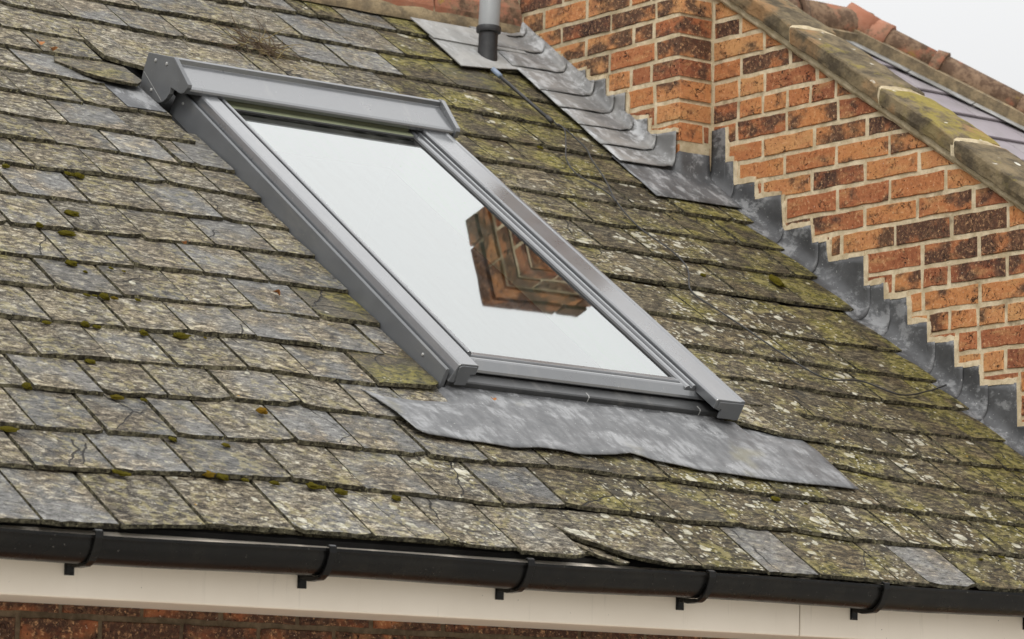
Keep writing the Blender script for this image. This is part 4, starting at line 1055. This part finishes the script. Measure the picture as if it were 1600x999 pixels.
# pale lead slate round the pipe, lapped in two sheets
PB = W(-.55, 3.5, .014)
pf = empty('pipe_flashing', PB, ROT, 'pale grey lead slate in two lapped sheets around the vent pipe', 'flashing')
PO = (-.55, 3.5, .014)
vs_, fs = prism([(-.680, 3.552), (-.684, 3.72), (-.26, 3.72), (-.26, 3.556), (-.40, 3.548)], 'h', .022, .0255)
mesh_obj('lead_sheet', vs_, fs, 'lead_pale', pf, None, PO, tone=.15)
vs_, fs = prism([(-.684, 3.335), (-.680, 3.58), (-.27, 3.58), (-.27, 3.40), (-.36, 3.40), (-.44, 3.385), (-.52, 3.362), (-.58, 3.352)], 'h', .017, .0205)
mesh_obj('lead_sheet', vs_, fs, 'lead_pale', pf, None, PO, tone=.8)
def rooftube(name, pts, rad, mat, label, cat, n=8, sub=6):
    base = pts[0]
    P_ = smooth_path([(u, v, h) for u, v, h in pts], sub) if sub else pts
    vs_, fs = tube([tuple(p) for p in P_], rad, n)
    o = mesh_obj(name, vs_, fs, mat, None, None, base, smooth=True, label=label, category=cat)
    o.location = W(*base); o.rotation_euler = ROT
    return o
def hz(i, k=0): return .022 + .006 * noise.noise(Vector((i * 1.7, k, 0)))
rooftube('cable', [(u, v, hz(i)) for i, (u, v) in enumerate(CABLE_A)], .0027, 'cable', 'long thin black cable snaking down the mossy slates to the wall', 'cable')
rooftube('cable', [(u, v, hz(i, 5) + .004) for i, (u, v) in enumerate(CABLE_B)], .0026, 'cable', 'short loop of grey black cable below the sealed rod', 'cable')
(ru0, rv0), (ru1, rv1) = ROD
rd = empty('cable_gland', W(ru0, rv0, .03), ROT, 'straight black cable sleeve with a blue grey clip beside the vent pipe', 'cable')
mesh_obj('sleeve', *tube([(ru0, rv0 - .05, .030), (ru1, rv1 + .01, .028)], .0065, 10), 'cable', rd, None, (ru0, rv0, .03), smooth=True)
mesh_obj('clip', *tube([(ru0, rv0 + .012, .032), (ru0 + .001, rv0 - .04, .031)], .0095, 10), 'clip', rd, None, (ru0, rv0, .03), smooth=True)
mesh_obj('end_ferrule', *tube([(ru1, rv1 + .02, .0285), (ru1, rv1 - .012, .0275)], .009, 10), 'cable', rd, None, (ru0, rv0, .03), smooth=True)

# ================================================================ NEIGHBOURING ROOF BEHIND THE PARAPET
NB = W(1.3, 3.0, 0)
nb = empty('neighbour_roof', NB, ROT, 'purple grey slate roof with clay hip tiles behind the stone coping', 'roof')
NO = (1.3, 3.0, 0)
HA, HB = (2.09, 4.49), (2.53, 3.82)
def hip_u(v): return HA[0] + (HB[0] - HA[0]) * (HA[1] - v) / (HA[1] - HB[1])
vs_, fs = prism([(.2, 1.2), (hip_u(1.2), 1.2), (2.09, 4.49), (.2, 4.49)], 'h', -.05, -.015)
mesh_obj('roof_deck', vs_, fs, 'deck', nb, None, NO)
v = 2.35; r_i = 0
while v < 4.46:
    x = .22 - (.15 if r_i % 2 else 0)
    while x < hip_u(v) - .05:
        x1 = min(x + .31, hip_u(v) + .02)
        xa = max(x, .21)
        if x1 - xa > .04:
            top = v + .30
            def hh(vv): return -.058 * (vv - v)
            poly = [(xa + .002, v), (x1 - .002, v), (x1 - .002, top), (xa + .002, top)]
            poly = clip(poly, 1, (HB[0] - HA[0]) / (HA[1] - HB[1]), HA[0] + (HB[0] - HA[0]) / (HA[1] - HB[1]) * HA[1] + .02)
            poly = clip(poly, 0, 1, 4.52)
            if len(poly) >= 3:
                a, b = prism(poly, 'h', 0, .008)
                a = [(p, q, h + hh(q)) for p, q, h in a]
                mesh_obj('slate', a, b, 'purple', nb, None, NO, tone=rng.random())
        x += .31
    v += .2095; r_i += 1
dh = Vector((HB[0] - HA[0], HB[1] - HA[1], 0)).normalized(); pr_ = Vector((-dh.y, dh.x, 0))
if pr_.x > 0: pr_ = -pr_
def strip(t0, t1, a, b, h0, h1):
    H = Vector((HA[0], HA[1], 0))
    q = [H + dh * t0 + pr_ * a, H + dh * t1 + pr_ * a, H + dh * t1 + pr_ * b, H + dh * t0 + pr_ * b]
    return [(p.x, p.y, h0) for p in q] + [(p.x, p.y, h1) for p in q], [(3, 2, 1, 0), (4, 5, 6, 7)] + [(i, (i + 1) % 4, 4 + (i + 1) % 4, 4 + i) for i in range(4)]
tt = -.02
while tt < 1.4:
    mesh_obj('lead_strip', *strip(tt, tt + .30, .135, .0, .012 + .002 * (int(tt * 10) % 2), .016), 'lead_pale', nb, None, NO, tone=rng.random()); tt += .305
mesh_obj('hip_mortar', *strip(-.06, 2.6, .085, -.03, .0, .062), 'ridge_mortar', nb, None, NO)
# hip tiles: half rounds stepping down the hip, a taller collar at each lap
def along(t, h): 
    p = Vector((HA[0], HA[1], 0)) + dh * t - pr_ * .01; return Vector((p.x, p.y, h))
t = -.05; i = 0
def tile_on(t0, t1, r0, r1, c0, c1, nm, seg=10, moss=.3):
    vs_, fs = [], []
    for (tq, rr, cc) in ((t0, r0, c0), (t1, r1, c1)):
        P0 = along(tq, cc)
        for s_ in range(seg + 1):
            a = RAD(-15 + 210 * s_ / seg)
            q = P0 + pr_ * math.cos(a) * rr + Vector((0, 0, 1)) * math.sin(a) * rr
            vs_.append(tuple(q))
    K = seg + 1
    fs = [(k, k + 1, K + k + 1, K + k) for k in range(seg)]
    o = mesh_obj(nm, vs_, fs, 'clay', nb, None, NO, smooth=True, tone=rng.random(), moss=moss)
    s_ = o.modifiers.new('thickness', 'SOLIDIFY'); s_.thickness = .016; s_.offset = -1
    return o
while t < 1.9:
    tile_on(t, t + .40, .070, .066, .048, .048, 'hip_tile', moss=rng.uniform(.45, .8))
    tile_on(t + .385, t + .43, .075, .083, .048, .048, 'tile_collar', moss=rng.uniform(.4, .7))
    t += .41; i += 1
# ridge running back to the left from the top of the hip
def ridge_on(u0, u1, r0, r1, nm, moss=.4):
    seg = 10; vs_ = []
    for (uu, rr) in ((u0, r0), (u1, r1)):
        for s_ in range(seg + 1):
            a = RAD(-15 + 210 * s_ / seg)
            vs_.append((uu, 4.53 - math.cos(a) * rr, .040 + math.sin(a) * rr))
    K = seg + 1; fs = [(k, k + 1, K + k + 1, K + k) for k in range(seg)]
    o = mesh_obj(nm, vs_, fs, 'clay', nb, None, NO, smooth=True, tone=rng.random(), moss=moss)
    s_ = o.modifiers.new('thickness', 'SOLIDIFY'); s_.thickness = .016; s_.offset = -1
x = 2.15; i = 0
while x > .3:
    ridge_on(x - .40, x, .082, .082, 'ridge_tile', rng.uniform(.45, .65)); ridge_on(x - .43, x - .39, .102, .090, 'tile_collar', .5)
    x -= .41
vs_, fs = box(.3, 2.12, 4.43, 4.52, 0, .05); mesh_obj('ridge_mortar', vs_, fs, 'ridge_mortar', nb, None, NO)
# broken, redder piece where ridge and hip meet
tile_on(-.09, .05, .088, .078, .05, .05, 'hip_tile', moss=.05); tile_on(.02, .12, .080, .084, .046, .046, 'tile_collar', moss=.0)
# gable-end slope on the far side of the hip
P1, P2 = W(HA[0], HA[1], -.02), W(hip_u(1.2), 1.2, -.02)
far = [P1, P2, Vector((P2.x + .4, P2.y + 6, P2.z)), Vector((P1.x + .3, P1.y + 2.2, P1.z - .4))]
nbi = nb.matrix_basis.inverted()
me_v = [tuple(nbi @ p) for p in far]
mesh_obj('side_slope', me_v, [(0, 1, 2, 3)], 'purple', nb, tone=.4)

# ================================================================ MOSS, WEEDS, LEAVES
mrng = random.Random(5)
moss_meshes = []
for k in range(5):
    bm = bmesh.new(); bmesh.ops.create_icosphere(bm, subdivisions=3, radius=1)
    for vtx in bm.verts:
        n_ = noise.noise(vtx.co * 1.6 + Vector((k * 7, 0, 0))) * .5 + noise.noise(vtx.co * 4 + Vector((k * 3, 0, 0))) * .28 + noise.noise(vtx.co * 11) * .16
        vtx.co *= 1 + n_
        if vtx.co.z < -.25: vtx.co.z = -.25
    me = bpy.data.meshes.new('moss_clump'); bm.to_mesh(me); bm.free(); me.materials.append(MAT['moss'])
    for p in me.polygons: p.use_smooth = True
    moss_meshes.append(me)
ORD = ['first', 'second', 'third', 'fourth', 'fifth', 'sixth', 'seventh', 'eighth', 'ninth', 'tenth', 'eleventh', 'twelfth', 'thirteenth', 'fourteenth', 'fifteenth', 'sixteenth']
def course_of(u, v):
    if u > -1.25 and v > .6: src = RIGHT_COURSES
    else: src = LEFT_COURSES
    return min(src, key=lambda k: abs(sum(q[1] for q in src[k]) / len(src[k]) - v))
seen = {}
for (u, v) in MOSS_UV:
    seen.setdefault((u > -1.25 and v > .6, course_of(u, v)), []).append(u)
def moss_label(u, v):
    side = u > -1.25 and v > .6; c = course_of(u, v); us_ = sorted(seen[(side, c)])
    where = 'right of the skylight' if side else 'above the gutter'
    return ('%s moss cushion from the left on the %s slate course %s' % (ORD[us_.index(u)], ORD[c], where)).strip()
for i, (u, v) in enumerate(MOSS_UV):
    o = bpy.data.objects.new('moss_clump', moss_meshes[i % 5]); COL.objects.link(o)
    o.location = W(u, v + .004, .007); o.rotation_euler = (PITCH, 0, mrng.uniform(-.3, .3))
    s_ = mrng.uniform(.005, .0135)
    o.scale = (s_ * mrng.uniform(.9, 1.9), s_, s_ * mrng.uniform(.45, .75))
    props(o, label=moss_label(u, v), category='moss', group='moss cushions on the slate edges', tone=mrng.random() * .85)
for (u, v, lab) in ((-2.93, .625, 'orange brown moss cushion on a slate edge at the lower left'), (-.285, 1.865, 'long bright green moss pad on the mossy slates near the parapet')):
    o = bpy.data.objects.new('moss_clump', moss_meshes[1]); COL.objects.link(o)
    o.location = W(u, v, .014); o.rotation_euler = (PITCH, 0, 0)
    o.scale = (.014, .011, .009) if u < -1 else (.018, .038, .010)
    props(o, label=lab, category='moss', tone=.97 if u < -1 else .1)
# dry weed tuft above the skylight
wr = random.Random(3); parts = []
for k in range(85):
    a = wr.uniform(0, 2 * math.pi); L = wr.uniform(.05, .17)
    p0 = Vector((-1.585 + wr.gauss(0, .05), 3.20 + wr.gauss(0, .035), .008))
    d = Vector((math.cos(a), math.sin(a) * .9, wr.uniform(.05, .55))).normalized()
    pts = [p0]
    for s_ in range(5):
        d = (d + Vector((wr.uniform(-.35, .35), wr.uniform(-.35, .35), wr.uniform(-.3, .12)))).normalized()
        q = pts[-1] + d * L / 5; q.z = max(q.z, .012); pts.append(q)
    parts.append(tube([tuple(p) for p in pts], [.0016, .0015, .0013, .0011, .0009, .0005], 4))
wb = (-1.585, 3.2, .0)
weed = empty('dry_weed', W(*wb), ROT, 'tangled dead brown weed growing from the slates above the skylight', 'weed')
mesh_obj('stems', *join_parts(parts[:66]), 'twig', weed, None, wb)
mesh_obj('grass_blades', *join_parts(parts[66:]), 'straw', weed, None, wb)
for i, (u, v, s_, lab) in enumerate(((-2.555, 2.905, .024, 'orange dry leaf scrap on a slate at the upper left'), (-2.522, 2.875, .017, 'small curled leaf scrap on the slate beside the orange leaf'), (-2.693, 1.575, .012, 'reddish leaf crumb on a slate left of the skylight'), (-2.515, 1.325, .024, 'brown curled leaf on the clean grey slate left of the skylight'), (-2.095, .80, .013, 'orange leaf crumb on the lead apron'))):
    pts = []; n_ = 9
    for k in range(n_):
        a = 2 * math.pi * k / n_; rr = s_ * (.55 + .45 * wr.random())
        pts.append((rr * math.cos(a), rr * .55 * math.sin(a), .006 * math.cos(a * 2) * s_ / .024 + .004))
    vs_ = [(0, 0, .002)] + pts; fs = [(0, k + 1, (k + 1) % n_ + 1) for k in range(n_)]
    o = mesh_obj('dry_leaf', vs_, fs, 'leaf', None, label=lab, category='leaf', group='leaf scraps on the roof')
    s2 = o.modifiers.new('thickness', 'SOLIDIFY'); s2.thickness = .0007
    o.location = W(u, v, .016 if i != 4 else .024); o.rotation_euler = (PITCH, 0, wr.uniform(0, 3))
